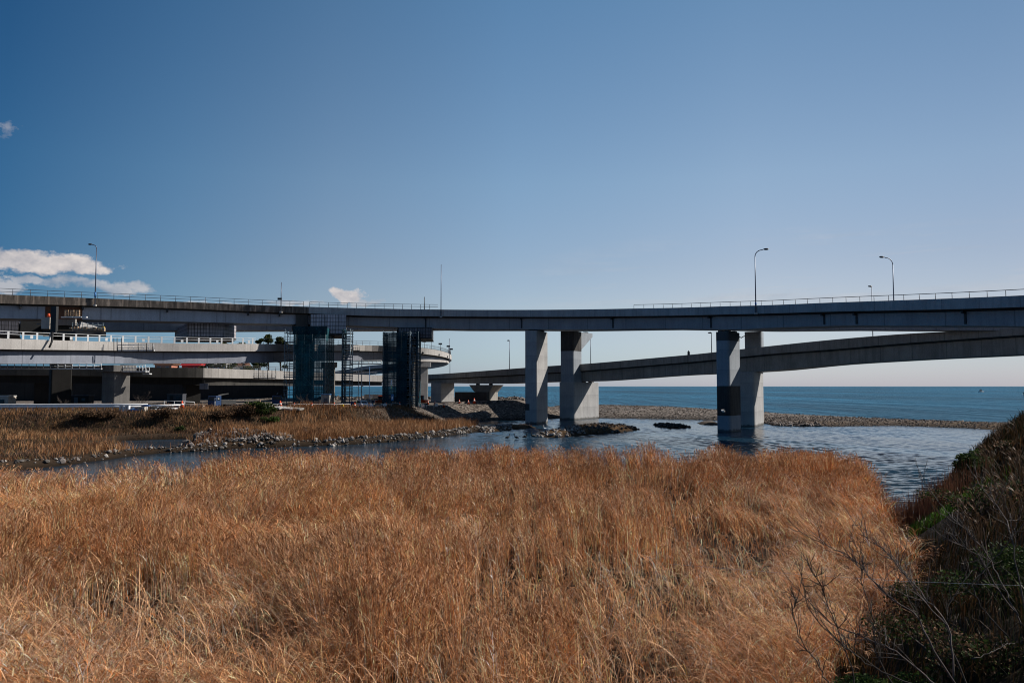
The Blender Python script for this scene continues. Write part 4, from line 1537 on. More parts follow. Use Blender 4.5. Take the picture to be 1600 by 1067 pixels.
for (v0, v1) in ((506, 506.5), (509.5, 510.2)):
    m.tube([at(112, v0, 153.6), at(162, v1 + 2, 155.6)], 0.05, 5)
for u in (113, 121, 129, 137, 145, 153, 161):
    Yp = 153.6 + (u - 112) / 50 * 2
    m.tube([at(u, 504, Yp), at(u, 517, Yp)], 0.05, 5)
m.tube([at(57, 505.8, 153), at(80, 506.5, 153)], 0.07, 5)
m.build('handrail', M['scaffold'], wp)
m = MB()
m.box(at(161.5, 511.2, 156), (0.45, 0.3, 0.22))
m.box(at(161.5, 516.8, 156), (0.6, 0.4, 0.2))
m.build('yellow_marker', M['yellow'], wp)
m = MB()
m.box(at(73, 505, 153.2), (1.55, 1.0, 2.25))
m.build('board_wall', M['cream'], wp)
m = MB()
m.box(at(102, 503.5, 155.8), (4.2, 0.5, 1.2))
m.build('concrete_block', M['ramp_concrete'], wp)
m = MB()
m.tube([at(76, 490, 153.4), at(76, 495, 153.4)], [0.25, 0.32], 8)
m.build('orange_sack', M['orange'], wp)
m = MB()
m.tube([at(82, 520, 138), at(81, 534, 137.0), at(77, 543, 136.4)], [0.22, 0.16, 0.16], 6)
tag(m.build('hanging_hose', M['black'], None), 'black hose hanging down in front of the pale parapet below the work platform', 'hose')


def guard_platform(name, label, u0, u1, Y, v_floor, h, n, mat, depth=1.2):
    a, b = at(u0, v_floor, Y), at(u1, v_floor, Y)
    root = thing(name, label, 'work platform', (a + b) / 2)
    L = (b - a).length
    m = MB()
    m.box((a + b) / 2 + Vector((0, depth / 2, 0)), (L, depth, 0.22))
    m.build('floor', mat, root)
    m = MB()
    for q in (0.5, 1.0):
        m.tube([a + Vector((0, 0, h * q)), b + Vector((0, 0, h * q))], 0.06, 5)
    m.build('handrail', mat, root)
    for k in range(n + 1):
        c = a.lerp(b, k / n)
        MB().tube([c - Vector((0, 0, 0.1)), c + Vector((0, 0, h))], 0.055, 5).build('post', mat if mat is not M['white'] else M['rail_white'], root)
    return root


guard_platform('work_cage', 'white work cage with handrails on the pier head of the loop ramp', 188, 227, 149.5, 580.3, 1.25, 8, M['rail_white'], 1.6)
guard_platform('work_cage', 'small lower step of white work cage at the right of the pier head', 223, 233, 150.5, 584, 1.2, 2, M['rail_white'], 1.2)
g_ = guard_platform('work_cage', 'white hanging cradle with dark posts on the loop ramp parapet', 184, 240, 148.2, 547.4, 1.0, 7, M['rail_white'], 0.6)
for u in (178, 183, 190, 216, 229, 238):
    m = MB()
    m.tube([at(u, 528 if u < 200 else 536, 148.0), at(u, 549, 148.0)], 0.075, 5)
    m.build('dark_upright', M['steel_dark'], g_)
g_ = guard_platform('work_cage', 'white cradle with dark posts on the low ramp parapet', 396, 430, 217.5, 590.5, 1.2, 6, M['rail_white'], 0.6)
for u in (397, 404, 411, 418, 425, 431):
    m = MB()
    m.tube([at(u, 578, 217.2), at(u, 592, 217.2)], 0.09, 5)
    m.build('dark_upright', M['steel_dark'], g_)
guard_platform('work_cage', 'white cradle on the loop ramp parapet beside the narrow stair tower', 527, 535, 202, 547.5, 1.5, 3, M['rail_white'], 0.6)
guard_platform('work_cage', 'white cradle on the loop ramp parapet right of the narrow stair tower', 549, 562, 204.8, 547.5, 1.4, 4, M['rail_white'], 0.6)
guard_platform('catwalk', 'white edged hanging catwalk under the left stretch of the loop ramp', 0, 158, 140, 576.2, 0.9, 14, M['rail_white'], 0.4)
guard_platform('catwalk', 'pale hanging catwalk under the loop ramp right of the stair tower', 548, 596, 207, 568.6, 0.9, 7, M['rail_white'], 0.5)


# ------------------------------------------------------------------ works site on the bank
def gz(x, y):
    return float(ground_z(np.array([x]), np.array([y]))[0])


def ground_at(u, Y, dz=0.0):
    x = (u - 800) / F * Y
    return Vector((x, Y, gz(x, Y) + dz))


# white guardrail along the rim
g0 = [ground_at(u, 136.5 + 0.004 * max(u, 0)) for u in (-150, -60, 0, 60, 120, 180, 232)]
root = thing('guardrail', 'long white guardrail along the top of the left bank', 'guardrail', g0[2])
for (dz, r) in ((1.02, 0.15), (0.66, 0.24)):
    MB().tube([p + Vector((0, 0, dz)) for p in g0], r, 8).build('rail', M['white'], root)
proto = None
for k in range(30):
    t = k / 29 * (len(g0) - 1)
    i = min(int(t), len(g0) - 2)
    p = g0[i].lerp(g0[i + 1], t - i)
    if proto is None:
        proto = MB().tube([(0, 0, -0.4), (0, 0, 0.95)], 0.08, 6).build('post', M['white'])
        q = proto
    else:
        q = proto.copy()
        COL.objects.link(q)
    q.parent = root
    q.location = p - root.location
a, b = ground_at(233, 138), ground_at(285, 140)
root = thing('guardrail', 'short white guardrail piece behind the heap of black pipes', 'guardrail', a)
MB().tube([a + Vector((0, 0, 0.75)), b + Vector((0, 0, 0.7))], 0.19, 8).build('rail', M['white'], root)
for t in (0.1, 0.5, 0.9):
    c = a.lerp(b, t)
    MB().tube([c + Vector((0, 0, -0.3)), c + Vector((0, 0, 0.7))], 0.08, 6).build('post', M['white'], root)
a, b = ground_at(258, 146), ground_at(305, 149)
root = thing('pipe_barrier', 'thin grey pipe barrier behind the short guardrail', 'barrier', a)
for dz in (1.5,):
    MB().tube([a + Vector((0, 0, dz)), b + Vector((0, 0, dz - 0.2))], 0.06, 6).build('rail', M['rail_white'], root)
for t in (0, 0.33, 0.66, 1.0):
    c = a.lerp(b, t)
    MB().tube([c + Vector((0, 0, -0.2)), c + Vector((0, 0, 1.5 - 0.2 * t))], 0.05, 6).build('post', M['rail_white'], root)


def cabinet(name, label, cat, u, Y, s, mat, lid=None):
    p = ground_at(u, Y)
    root = thing(name, label, cat, p)
    MB().box(p + Vector((0, 0, s[2] / 2 - 0.05)), s).build('body', mat, root, bevel=0.03)
    m = MB()
    m.box(p + Vector((0, -s[1] / 2 - 0.015, s[2] * 0.5)), (s[0] * 0.42, 0.03, s[2] * 0.8))
    m.build('door', M['cream'] if lid is None else lid, root)
    MB().box(p + Vector((0, 0, s[2] - 0.02)), (s[0] * 1.06, s[1] * 1.06, 0.06)).build('lid', mat, root)
    return root


cabinet('site_cabinet', 'white cabinet in front of the guardrail, left of its twin', 'cabinet', 193, 134.6, (0.72, 0.6, 1.0), M['white'])
cabinet('site_cabinet', 'white cabinet in front of the guardrail, right of its twin', 'cabinet', 201, 134.6, (0.72, 0.6, 1.0), M['white'])
cabinet('site_crate', 'grey mesh crate on the bank next to the blue sheet', 'crate', 223.5, 134.6, (1.25, 0.8, 0.8), M['cream'], M['ramp_concrete'])


def lump(name, label, cat, c, s, mat, seed, group=None):
    """a sheet thrown over a heap: a low rumpled mound"""
    bm = bmesh.new()
    bmesh.ops.create_icosphere(bm, subdivisions=3, radius=1)
    rg = random.Random(seed)
    o1 = rg.random() * 50
    for v in bm.verts:
        k = 0.72 + 0.5 * float(fbm(np.array([v.co.x * 1.4 + o1]), np.array([v.co.y * 1.4 + v.co.z * 1.1]), 1.0)[0])
        v.co = Vector((v.co.x * s[0] * k, v.co.y * s[1] * k, max(v.co.z, -0.3) * s[2] * k))
    me = bpy.data.meshes.new(name)
    bm.to_mesh(me)
    bm.free()
    me.materials.append(mat)
    for p in me.polygons:
        p.use_smooth = True
    o = bpy.data.objects.new(name, me)
    COL.objects.link(o)
    o.location = c
    return tag(o, label, cat, group)


lump('blue_sheet', 'blue plastic sheet heaped beside the white cabinets', 'sheet', ground_at(211, 134.4, 0.1), (0.95, 0.5, 0.45), M['blue'], 3)
lump('blue_sheet', 'dark blue plastic sheet lying over the guardrail', 'sheet', ground_at(230, 136.6, 0.75), (0.9, 0.5, 0.3), M['blue_dark'], 5)
for i, (u, n, lab) in enumerate(((241, 4, 'left bundle of black pipes lying on the bank'), (251, 5, 'middle bundle of black pipes lying on the bank'), (260, 4, 'right bundle of black pipes, ends painted white'))):
    p = ground_at(u, 135.6 + i * 0.5, 0.1)
    root = thing('pipe_bundle', lab, 'pipes', p, 'bundles of black pipes on the bank')
    for k in range(n):
        q = p + Vector((0.33 * (k % 3) - 0.4, 0, 0.12 + 0.3 * (k // 3)))
        MB().tube([q, q + Vector((0.8, 2.6, 0.05))], 0.16, 8).build('pipe', M['black'] if (k + i) % 2 else M['rail_white'], root)


def person(label, u, Y, top, legs, pose=0.0, helmet=None, h=1.7, rz=0.0):
    """one skinned body with its clothes and head gear as children"""
    p = ground_at(u, Y)
    root = thing('person', label, 'person', p, rz=rz)
    k = h / 1.7
    V = [(0, 0, 0.92), (0, 0.01, 1.15), (0, 0, 1.38), (0, 0, 1.46), (0, -0.01, 1.56), (0, -0.01, 1.66),
         (0.09, 0, 0.88), (0.1, -0.02 + pose * 0.1, 0.48), (0.11, 0.02 + pose * 0.2, 0.08), (0.11, -0.13 + pose * 0.2, 0.03),
         (-0.09, 0, 0.88), (-0.1, -0.02 - pose * 0.1, 0.48), (-0.11, 0.02 - pose * 0.2, 0.08), (-0.11, -0.13 - pose * 0.2, 0.03),
         (0.18, 0, 1.38), (0.23, 0.02 - pose * 0.1, 1.12), (0.22, -0.12 - pose * 0.15, 0.9), (0.21, -0.18 - pose * 0.15, 0.82),
         (-0.18, 0, 1.38), (-0.23, 0.02 + pose * 0.1, 1.12), (-0.22, -0.12 + pose * 0.15, 0.9), (-0.21, -0.18 + pose * 0.15, 0.82)]
    E = [(0, 1), (1, 2), (2, 3), (3, 4), (4, 5), (0, 6), (6, 7), (7, 8), (8, 9), (0, 10), (10, 11), (11, 12), (12, 13), (2, 14), (14, 15), (15, 16), (16, 17), (2, 18), (18, 19), (19, 20), (20, 21)]
    rad = [0.14, 0.14, 0.15, 0.06, 0.09, 0.1, 0.09, 0.065, 0.05, 0.04, 0.09, 0.065, 0.05, 0.04, 0.07, 0.05, 0.04, 0.04, 0.07, 0.05, 0.04, 0.04]

    def skin(name, idx, grow, mat, sub=2):
        sel = sorted(idx)
        mp = {a: i for i, a in enumerate(sel)}
        me = bpy.data.meshes.new(name)
        me.from_pydata([tuple(c * k for c in V[a]) for a in sel], [(mp[a], mp[b]) for a, b in E if a in mp and b in mp], [])
        me.materials.append(mat)
        o = bpy.data.objects.new(name, me)
        COL.objects.link(o)
        o.parent = root
        md = o.modifiers.new('skin', 'SKIN')
        for i, a in enumerate(sel):
            sv = me.skin_vertices[0].data[i]
            sv.radius = ((rad[a] + grow) * k,) * 2
            sv.use_root = i == 0
        sb = o.modifiers.new('sub', 'SUBSURF')
        sb.levels = sb.render_levels = sub
        return o
    skin('body', range(22), 0.0, M['skin'])
    skin('trousers', (0, 6, 7, 8, 10, 11, 12), 0.02, legs)
    skin('jacket', (0, 1, 2, 14, 15, 16, 18, 19, 20), 0.025, top)
    if helmet:
        bm = bmesh.new()
        bmesh.ops.create_uvsphere(bm, u_segments=12, v_segments=8, radius=0.135 * k)
        for v in bm.verts:
            v.co.z = max(v.co.z, 0)
            if v.co.z == 0:
                v.co *= 1.15
            v.co += Vector((0, -0.01, 1.63)) * k
        me = bpy.data.meshes.new('helmet')
        bm.to_mesh(me)
        bm.free()
        me.materials.append(helmet)
        o = bpy.data.objects.new('helmet', me)
        COL.objects.link(o)
        o.parent = root
    return root


person('person in beige work clothes walking in the shade under the old viaduct', 407.5, 148, M['beige'], M['beige'], 0.6, None, 1.7, R(90))
person('worker in a white helmet and green hi-vis vest beside the small white car', 560, 168, M['hivis'], M['navy'], 0.3, M['white'], 1.75, R(30))
person('worker in dark clothes standing behind the cones right of the car', 583, 172, M['navy'], M['navy'], 0.2, M['yellow'], 1.7, R(-20))


# small white car seen three-quarters from the front
def car(label, p, rz):
    root = thing('parked_car', label, 'car', p, rz=rz)
    L, W = 3.4, 1.48
    prof = [(-1.68, 0.35), (-1.7, 0.9), (-1.55, 1.5), (-1.35, 1.6), (0.35, 1.6), (0.6, 1.5), (1.12, 1.0), (1.6, 0.85), (1.7, 0.6), (1.7, 0.3)]
    m = MB()
    n = len(prof)
    vs = []
    for (y, g) in ((-W / 2, 0), (W / 2, 0)):
        for (x, z) in prof:
            k = 1.0 if z < 1.05 else 1 - (z - 1.05) * 0.28
            vs.append((x, y * k, z))
    m.add(vs, [(i, (i + 1) % n, n + (i + 1) % n, n + i) for i in range(n)] + [tuple(range(n - 1, -1, -1)), tuple(range(n, 2 * n))])
    o = m.build('body', M['white'], None, bevel=0.05)
    o.parent = root

    def quad(name, pts, mat, th=0.02):
        a, b, c = Vector(pts[0]), Vector(pts[1]), Vector(pts[2])
        nrm = (b - a).cross(c - a).normalized() * th
        q = [Vector(x) for x in pts]
        k = len(q)
        o = MB().add([x for x in q] + [x + nrm for x in q], [tuple(range(k - 1, -1, -1)), tuple(range(k, 2 * k))] + [(i, (i + 1) % k, k + (i + 1) % k, k + i) for i in range(k)]).build(name, mat, None)
        o.parent = root
    quad('windscreen', [(1.1, -0.6, 1.03), (1.1, 0.6, 1.03), (0.64, 0.54, 1.47), (0.64, -0.54, 1.47)], M['glass'])
    for s_ in (-1, 1):
        y0, y1 = s_ * W / 2 * 0.985, s_ * W / 2 * 0.875
        pts = [(-0.4, y0, 1.06), (0.9, y0, 1.06), (0.5, y1, 1.48), (-0.4, y1, 1.48)]
        quad('window', pts if s_ < 0 else pts[::-1], M['glass'])
        pts = [(-1.5, y0, 1.06), (-0.5, y0, 1.06), (-0.5, y1, 1.48), (-1.4, y1, 1.48)]
        quad('window', pts if s_ < 0 else pts[::-1], M['glass'])
        pts = [(1.712, s_ * 0.5 - 0.16, 0.62), (1.712, s_ * 0.5 + 0.16, 0.62), (1.66, s_ * 0.5 + 0.14, 0.82), (1.66, s_ * 0.5 - 0.14, 0.82)]
        quad('headlight', pts, M['cream'])
    quad('number_plate', [(1.715, -0.17, 0.4), (1.715, 0.17, 0.4), (1.715, 0.17, 0.53), (1.715, -0.17, 0.53)], M['yellow'])
    quad('grille', [(1.715, -0.3, 0.56), (1.715, 0.3, 0.56), (1.713, 0.3, 0.66), (1.713, -0.3, 0.66)], M['yellow'])
    for x in (-1.05, 1.1):
        for s_ in (-1, 1):
            w_ = MB().tube([(x, s_ * 0.62, 0.3), (x, s_ * 0.77, 0.3)], 0.3, 16, smooth=False).build('wheel', M['black'], None)
            w_.parent = root
            h_ = MB().tube([(x, s_ * 0.771, 0.3), (x, s_ * 0.785, 0.3)], 0.17, 12, smooth=False).build('rim', M['rail_white'], None)
            h_.parent = w_


car('small white car facing the river among the orange cones', ground_at(567.5, 166), R(-62))


def truck(label, p, rz):
    root = thing('crane_truck', label, 'truck', p, rz=rz)
    M_ = [('cab', [((2.3, 0, 1.55), (1.5, 2.0, 1.9))], M['blue_dark']), ('bed', [((-0.6, 0, 1.0), (4.2, 2.0, 0.3)), ((-0.6, 0.98, 1.4), (4.2, 0.06, 0.5)), ((-0.6, -0.98, 1.4), (4.2, 0.06, 0.5))], M['steel_dark']),
          ('windscreen', [((3.06, 0, 1.95), (0.05, 1.7, 0.75))], M['glass']), ('window', [((2.4, -1.01, 1.95), (0.9, 0.05, 0.65))], M['glass']), ('window', [((2.4, 1.01, 1.95), (0.9, 0.05, 0.65))], M['glass']), ('bumper', [((3.1, 0, 0.65), (0.15, 1.9, 0.3))], M['steel_dark'])]
    for nm, bx, mt in M_:
        m = MB()
        for c, s_ in bx:
            m.box(c, s_)
        o = m.build(nm, mt, None, bevel=0.06)
        o.parent = root
    o = MB().tube([(1.3, 0, 1.1), (1.3, 0, 2.6), (-1.6, 0, 2.9)], [0.22, 0.18, 0.12], 8).build('crane_arm', M['steel_dark'], None)
    o.parent = root
    for x in (-1.7, 2.2):
        for s_ in (-1, 1):
            w_ = MB().tube([(x, s_ * 0.75, 0.42), (x, s_ * 1.0, 0.42)], 0.42, 14, smooth=False).build('wheel', M['black'], None)
            w_.parent = root


truck('small crane truck with dark blue cab parked in the deep shade', ground_at(349, 158), R(-110))
truck('truck with dark blue cab behind the left edge of the netted scaffold', ground_at(434, 176), R(-75))


def digger(label, p, rz):
    root = thing('mini_excavator', label, 'excavator', p, rz=rz)

    def part(nm, bx, mt, bev=0.05):
        m = MB()
        for c, s_ in bx:
            m.box(c, s_)
        o = m.build(nm, mt, None, bevel=bev)
        o.parent = root
    for s_ in (-1, 1):
        part('track', [((0, s_ * 0.7, 0.28), (2.1, 0.38, 0.5))], M['black'], 0.15)
    part('body', [((-0.2, 0, 0.95), (1.7, 1.4, 0.7))], M['orange'])
    part('cab', [((0.15, 0.3, 1.75), (0.95, 0.8, 1.0))], M['glass'])
    part('roof', [((0.15, 0.3, 2.3), (1.05, 0.9, 0.1))], M['orange'])
    o = MB().tube([(0.7, -0.3, 1.1), (1.5, -0.3, 2.1), (2.3, -0.3, 1.9), (2.6, -0.3, 0.9)], [0.17, 0.16, 0.13, 0.1], 6).build('boom', M['orange'], None)
    o.parent = root
    part('bucket', [((2.45, -0.3, 0.6), (0.5, 0.6, 0.5))], M['steel_dark'])


digger('small orange excavator beside the right edge of the dark netted tower', ground_at(661, 190), R(160))
digger('small yellow orange excavator low behind the cones between the scaffolds', ground_at(594, 183), R(20))

# cones along the works edge, each its own
CONES = [(395, 139.5, 's'), (439, 146, 'b'), (461, 146, 's'), (488, 148, 's'), (523, 153, 's'), (555, 156.5, 's'), (577, 166, 's'), (604, 168, 's'), (625, 170, 's'), (642, 175, 's'), (655, 180, 's'), (669, 196, 's'), (680, 190, 's'), (694, 189, 's'), (718, 205, 's'), (732, 200, 's'), (741, 203, 'b'), (286, 139.5, 'b')]
CONES.sort()
ordn = 'first second third fourth fifth sixth seventh eighth ninth tenth eleventh twelfth thirteenth fourteenth fifteenth sixteenth seventeenth eighteenth nineteenth'.split()
cone_proto = thing('traffic_cone', 'x', 'cone', (0, 0, 0), 'orange cones along the works edge')
MB().box((0, 0, 0.03), (0.5, 0.5, 0.06)).build('base', M['black']).parent = cone_proto
MB().tube([(0, 0, 0.06), (0, 0, 1.0)], [0.22, 0.05], 12).build('cone_body', M['orange']).parent = cone_proto
MB().tube([(0, 0, 0.5), (0, 0, 0.68)], [0.142, 0.11], 12).build('white_band', M['white']).parent = cone_proto
for i, (u, Y, k) in enumerate(CONES):
    o = cone_proto if i == 0 else copy_tree(cone_proto)
    p = ground_at(u, Y)
    o.location = p
    o.scale = (1.35, 1.35, 1.15) if k == 's' else (2.0, 2.0, 1.5)
    o['label'] = 'orange traffic cone, %s from the left along the works edge' % ordn[i]

for i, (u, Y, mat, lab) in enumerate(((535, 156, 'yellow', 'pale yellow weight block on the rope line, in front of the pier'), (581, 165, 'white', 'white weight block right of the white car'), (602, 167, 'white', 'white weight block behind the middle cones'),
                                      (634, 175, 'white', 'white weight block below the dark netted tower'), (661, 182, 'white', 'white weight block right of the dark netted tower'), (682, 188, 'white', 'white weight block near the tapered wall pier'))):
    p = ground_at(u, Y)
    root = thing('barrier_weight', lab, 'weight', p, 'white weight blocks along the works edge')
    MB().box(p + Vector((0, 0, 0.4)), (0.75, 0.5, 0.8)).build('block', M[mat], root, bevel=0.08)
    MB().tube([p + Vector((-0.2, 0, 0.78)), p + Vector((-0.15, 0, 0.98)), p + Vector((0.15, 0, 0.98)), p + Vector((0.2, 0, 0.78))], 0.04, 6).build('handle', M['rail_white'], root)

# low pipe and rope barriers along the edge
for i, (u0, Y0, u1, Y1, lab) in enumerate(((455, 145, 548, 155, 'thin white rope barrier along the rim left of the car'), (596, 166, 655, 180, 'white bar barrier among the cones in front of the dark tower'), (655, 181, 700, 190, 'white bar barrier among the cones right of the dark tower'), (412, 150, 441, 152, 'pale rail beside the cone at the foot of the netted scaffold'))):
    a, b = ground_at(u0, Y0, 0.85), ground_at(u1, Y1, 0.85)
    root = thing('rope_barrier', lab, 'barrier', (a.x, a.y, a.z - 0.85))
    pts = [Vector((*(a.lerp(b, t).xy), gz(*a.lerp(b, t).xy) + 0.85)) for t in [k / 8 for k in range(9)]]
    MB().tube(pts, 0.045, 5).build('rope', M['rail_white'], root)
    for p in pts[::2]:
        MB().tube([p - Vector((0, 0, 1.0)), p + Vector((0, 0, 0.05))], 0.05, 5).build('post', M['rail_white'], root)

# site containers, barrels, fence, banners
p = ground_at(509, 166)
root = thing('site_shed', 'grey site shed with a blue flat roof at the foot of the netted scaffold', 'shed', p)
MB().box(p + Vector((0, 1, 1.35)), (1.7, 2.2, 2.8)).build('wall', M['ramp_concrete'], root)
MB().box(p + Vector((0, 1, 2.81)), (1.95, 2.5, 0.14)).build('roof', M['blue'], root)
MB().box(p + Vector((0.1, -0.12, 1.1)), (0.8, 0.05, 1.9)).build('door', M['rail'], root)
for i, (u, Y, mat, lab) in enumerate(((550, 170, 'blue_dark', 'dark blue oil drum left of the white car'), (555, 172, 'red', 'red gas cylinder between drum and car'))):
    p = ground_at(u, Y)
    root = thing('drum', lab, 'drum', p)
    r0 = 0.5 if i == 0 else 0.28
    MB().tube([p + Vector((0, 0, -0.05)), p + Vector((0, 0, 1.2)), p + Vector((0, 0, 1.25))], [r0, r0, r0 * 0.9], 14, smooth=False).build('barrel', M[mat], root)
    MB().tube([p + Vector((0, 0, 0.5)), p + Vector((0, 0, 0.56))], r0 + 0.03, 14, smooth=False).build('hoop', M['steel_dark'], root)
    MB().tube([p + Vector((r0 * 0.4, 0, 1.2)), p + Vector((r0 * 0.4, 0, 1.36))], 0.08, 8).build('cap', M['steel_dark'], root)
a, b = ground_at(570, 205), ground_at(612, 205)
root = thing('site_fence', 'pale grey panel fence standing behind the excavator', 'fence', a)
for k in range(6):
    c = a.lerp(b, (k + 0.5) / 6)
    MB().box((c.x, c.y, a.z + 1.9), ((b.x - a.x) / 6 - 0.08, 0.05, 1.1)).build('panel', M['rail_white'] if k % 2 else M['cream'], root)
for k in range(7):
    c = a.lerp(b, k / 6)
    MB().tube([Vector((c.x, c.y, a.z - 0.2)), Vector((c.x, c.y, a.z + 2.5))], 0.05, 5).build('post', M['rail'], root)
for (u, v, Y, w_, h_, mat, lab) in ((613, 621, 171.0, 0.55, 1.4, 'blue', 'small blue banner with a white middle at the foot of the dark tower'), (611.5, 600.5, 171.6, 0.28, 1.9, 'white', 'narrow white and green strip hanging on the dark netting')):
    c = at(u, v, Y)
    root = thing('banner', lab, 'banner', c)
    MB().box(c, (w_, 0.04, h_)).build('cloth', M[mat], root)
    MB().box(c + Vector((0, -0.03, -0.05 if mat == 'blue' else -h_ * 0.3)), (w_ * 0.5, 0.03, h_ * 0.4)).build('emblem', M['white'] if mat == 'blue' else M['hivis'], root)
    MB().tube([c + Vector((-w_ / 2, 0.03, -h_ / 2 - (1.2 if mat == 'blue' else 0.1))), c + Vector((-w_ / 2, 0.03, h_ / 2 + 0.1))], 0.03, 5).build('pole', M['rail'], root)
c = ground_at(337, 152)
root = thing('floodlight', 'small white work light on a post in the deep shade', 'lamp', c)
MB().tube([c, c + Vector((0, 0, 1.9))], 0.07, 6).build('post', M['white'], root)
MB().box(c + Vector((0.35, 0, 1.9)), (0.8, 0.3, 0.22)).build('lamp_head', M['white'], root)
c = ground_at(388, 140.5)
root = thing('tripod', 'little beige tripod stand on the rim near the slabs', 'tripod', c)
for q in range(3):
    e = Vector((0.45 * math.cos(q * 2.1), 0.45 * math.sin(q * 2.1), 0))
    MB().tube([c + e, c + Vector((0, 0, 1.1))], 0.07, 5).build('leg', M['timber'], root)
MB().box(c + Vector((0, 0, 1.15)), (0.25, 0.25, 0.2)).build('head', M['timber'], root)
for i, (u, Y, s_, rz, tl, lab) in enumerate(((412, 139.5, (3.4, 1.6, 0.28), 0.2, 0.05, 'long pale concrete slab lying on the rim, left of the tilted ones'), (428, 140.2, (3.0, 1.4, 0.3), -0.15, 0.1, 'pale concrete slab lying next to the long one'),
                                             (447, 141.2, (2.4, 1.4, 0.3), 0.3, 0.22, 'tilted pale concrete slab on the rim'), (463, 142.6, (2.6, 1.5, 0.32), -0.3, 0.12, 'dark grey concrete slab at the right end of the slabs'))):
    p = ground_at(u, Y, 0.25)
    o = MB().box((0, 0, 0), s_).build('concrete_slab', M['fascia_white'] if i < 3 else M['ramp_concrete'], None, bevel=0.03)
    o.location = p
    o.rotation_euler = (tl, tl * 0.5, rz)
    tag(o, lab, 'slab')
for k, (u, v0, v1, Y, lab) in enumerate(((560, 565, 601, 196, 'thin grey pole under the loop ramp left of the thicker one'), (565, 560, 602, 194, 'thick grey pole under the loop ramp right of the stair tower'), (577, 573, 622, 186, 'thin blue pole in front of the panel fence'))):
    a, b = at(u, v1, Y), at(u, v0, Y)
    b = Vector((a.x, a.y, b.z))
    root = thing('pole', lab, 'pole', a)
    MB().tube([Vector((a.x, a.y, gz(a.x, a.y) - 0.2)), b], 0.12 if k == 1 else 0.08, 6).build('shaft', M['rail_white'] if k < 2 else M['blue'], root)
    MB().box(Vector((a.x + 0.15, a.y, a.z)), (0.5, 0.3, 0.5)).build('box', M['rail_white'], root)


for (u0, u1, Y, h, mat, lab) in ((-20, 15, 150, 2.4, 'cream', 'pale site box at the far left edge behind the guardrail'), (112, 140, 186, 2.3, 'wall_shade', 'dark container in the shade left of the grey ramp pier'), (262, 286, 196, 2.6, 'rail', 'dark grey container in the shade right of the grey ramp pier')):
    a, b = ground_at(u0, Y), ground_at(u1, Y)
    root = thing('site_container', lab, 'container', a)
    W = b.x - a.x
    MB().box((a.x + W / 2, Y + 1.2, a.z + h / 2), (W, 2.4, h)).build('body', M[mat], root, bevel=0.04)
    MB().box((a.x + W * 0.3, Y - 0.03, a.z + h * 0.45), (0.9, 0.05, h * 0.8)).build('door', M['rail'] if mat != 'rail' else M['steel_dark'], root)
    MB().box((a.x + W * 0.72, Y - 0.03, a.z + h * 0.6), (0.9, 0.05, 0.7)).build('window', M['glass'], root)
    MB().box((a.x + W / 2, Y + 1.2, a.z + h + 0.05), (W + 0.15, 2.55, 0.12)).build('roof', M['rail_white'] if mat == 'cream' else M['rail'], root)
a, b = at(312, 599, 206), at(325, 608, 206)
root = thing('hanging_sheet', 'dim blue grey sheet hanging under the low ramp', 'sheet', (a + b) / 2)
MB().box((a + b) / 2, (b.x - a.x, 0.1, a.z - b.z)).build('sheet', M['girder_loop'], root)
MB().box((a + b) / 2 + Vector((0, 0.12, 0.5)), (0.15, 0.1, a.z - b.z + 0.6)).build('hanger', M['steel_dark'], root)
for i, (u, Y, lab) in enumerate(((272, 141.5, 'stack of pale timber beside the thin pipe barrier'), (310, 143, 'low stack of planks on the rim in front of the deep shade'), (590, 171, 'stack of planks behind the white weight block and cones'), (622, 173.5, 'stack of planks at the foot of the dark netted tower'))):
    p = ground_at(u, Y)
    root = thing('plank_stack', lab, 'planks', p)
    rg = random.Random(i)
    for k in range(5):
        MB().box(p + Vector((rg.uniform(-0.15, 0.15), rg.uniform(-0.1, 0.1), 0.08 + 0.13 * k)), (2.2 + rg.uniform(-0.3, 0.3), 0.7, 0.11), rg.uniform(-0.06, 0.06)).build('plank', M['timber' if k % 2 else 'cream'], root)


# houses and container stack seen through the gap under the loop ramp
def house(label, u0, u1, Y, v_eave, v_ridge, wall, roof):
    a, b = at(u0, v_eave, Y), at(u1, v_eave, Y)
    zr = at(u0, v_ridge, Y).z
    root = thing('house', label, 'house', (a.x, Y, 3.0))
    W, D = b.x - a.x, 7.0
    MB().box(((a.x + b.x) / 2, Y + D / 2, (3.0 + a.z) / 2), (W, D, a.z - 3.0)).build('wall', wall, root)
    m = MB()
    o_ = 0.5
    m.add([(a.x - o_, Y - o_, a.z - 0.02), (b.x + o_, Y - o_, a.z - 0.02), (b.x + o_, Y + D + o_, a.z - 0.02), (a.x - o_, Y + D + o_, a.z - 0.02), (a.x - o_, Y + D / 2, zr), (b.x + o_, Y + D / 2, zr)],
          [(3, 2, 1, 0), (0, 1, 5, 4), (2, 3, 4, 5), (0, 4, 3), (1, 2, 5)])
    m.build('roof', roof, root)
    n = max(2, int(W / 2.6))
    for k in range(n):
        x = a.x + W * (k + 0.5) / n
        f = MB().box((x, Y - 0.03, a.z - 1.3), (1.3, 0.08, 1.2)).build('window', M['rail_white'], root)
        MB().box((x, Y - 0.08, a.z - 1.3), (1.1, 0.04, 1.0)).build('pane', M['glass'], f)


house('salmon coloured house glimpsed under the loop ramp', 242, 268, 300, 570, 561, M['pink'], M['rust'])
house('dark house with red roof glimpsed under the loop ramp', 284, 312, 306, 571, 562, M['red'], M['red'])
house('pale house glimpsed above the low ramp', 325, 352, 310, 570, 561, M['white'], M['ramp_concrete'])
house('cream house glimpsed behind the low ramp railing', 362, 382, 316, 572, 565, M['cream'], M['rust'])


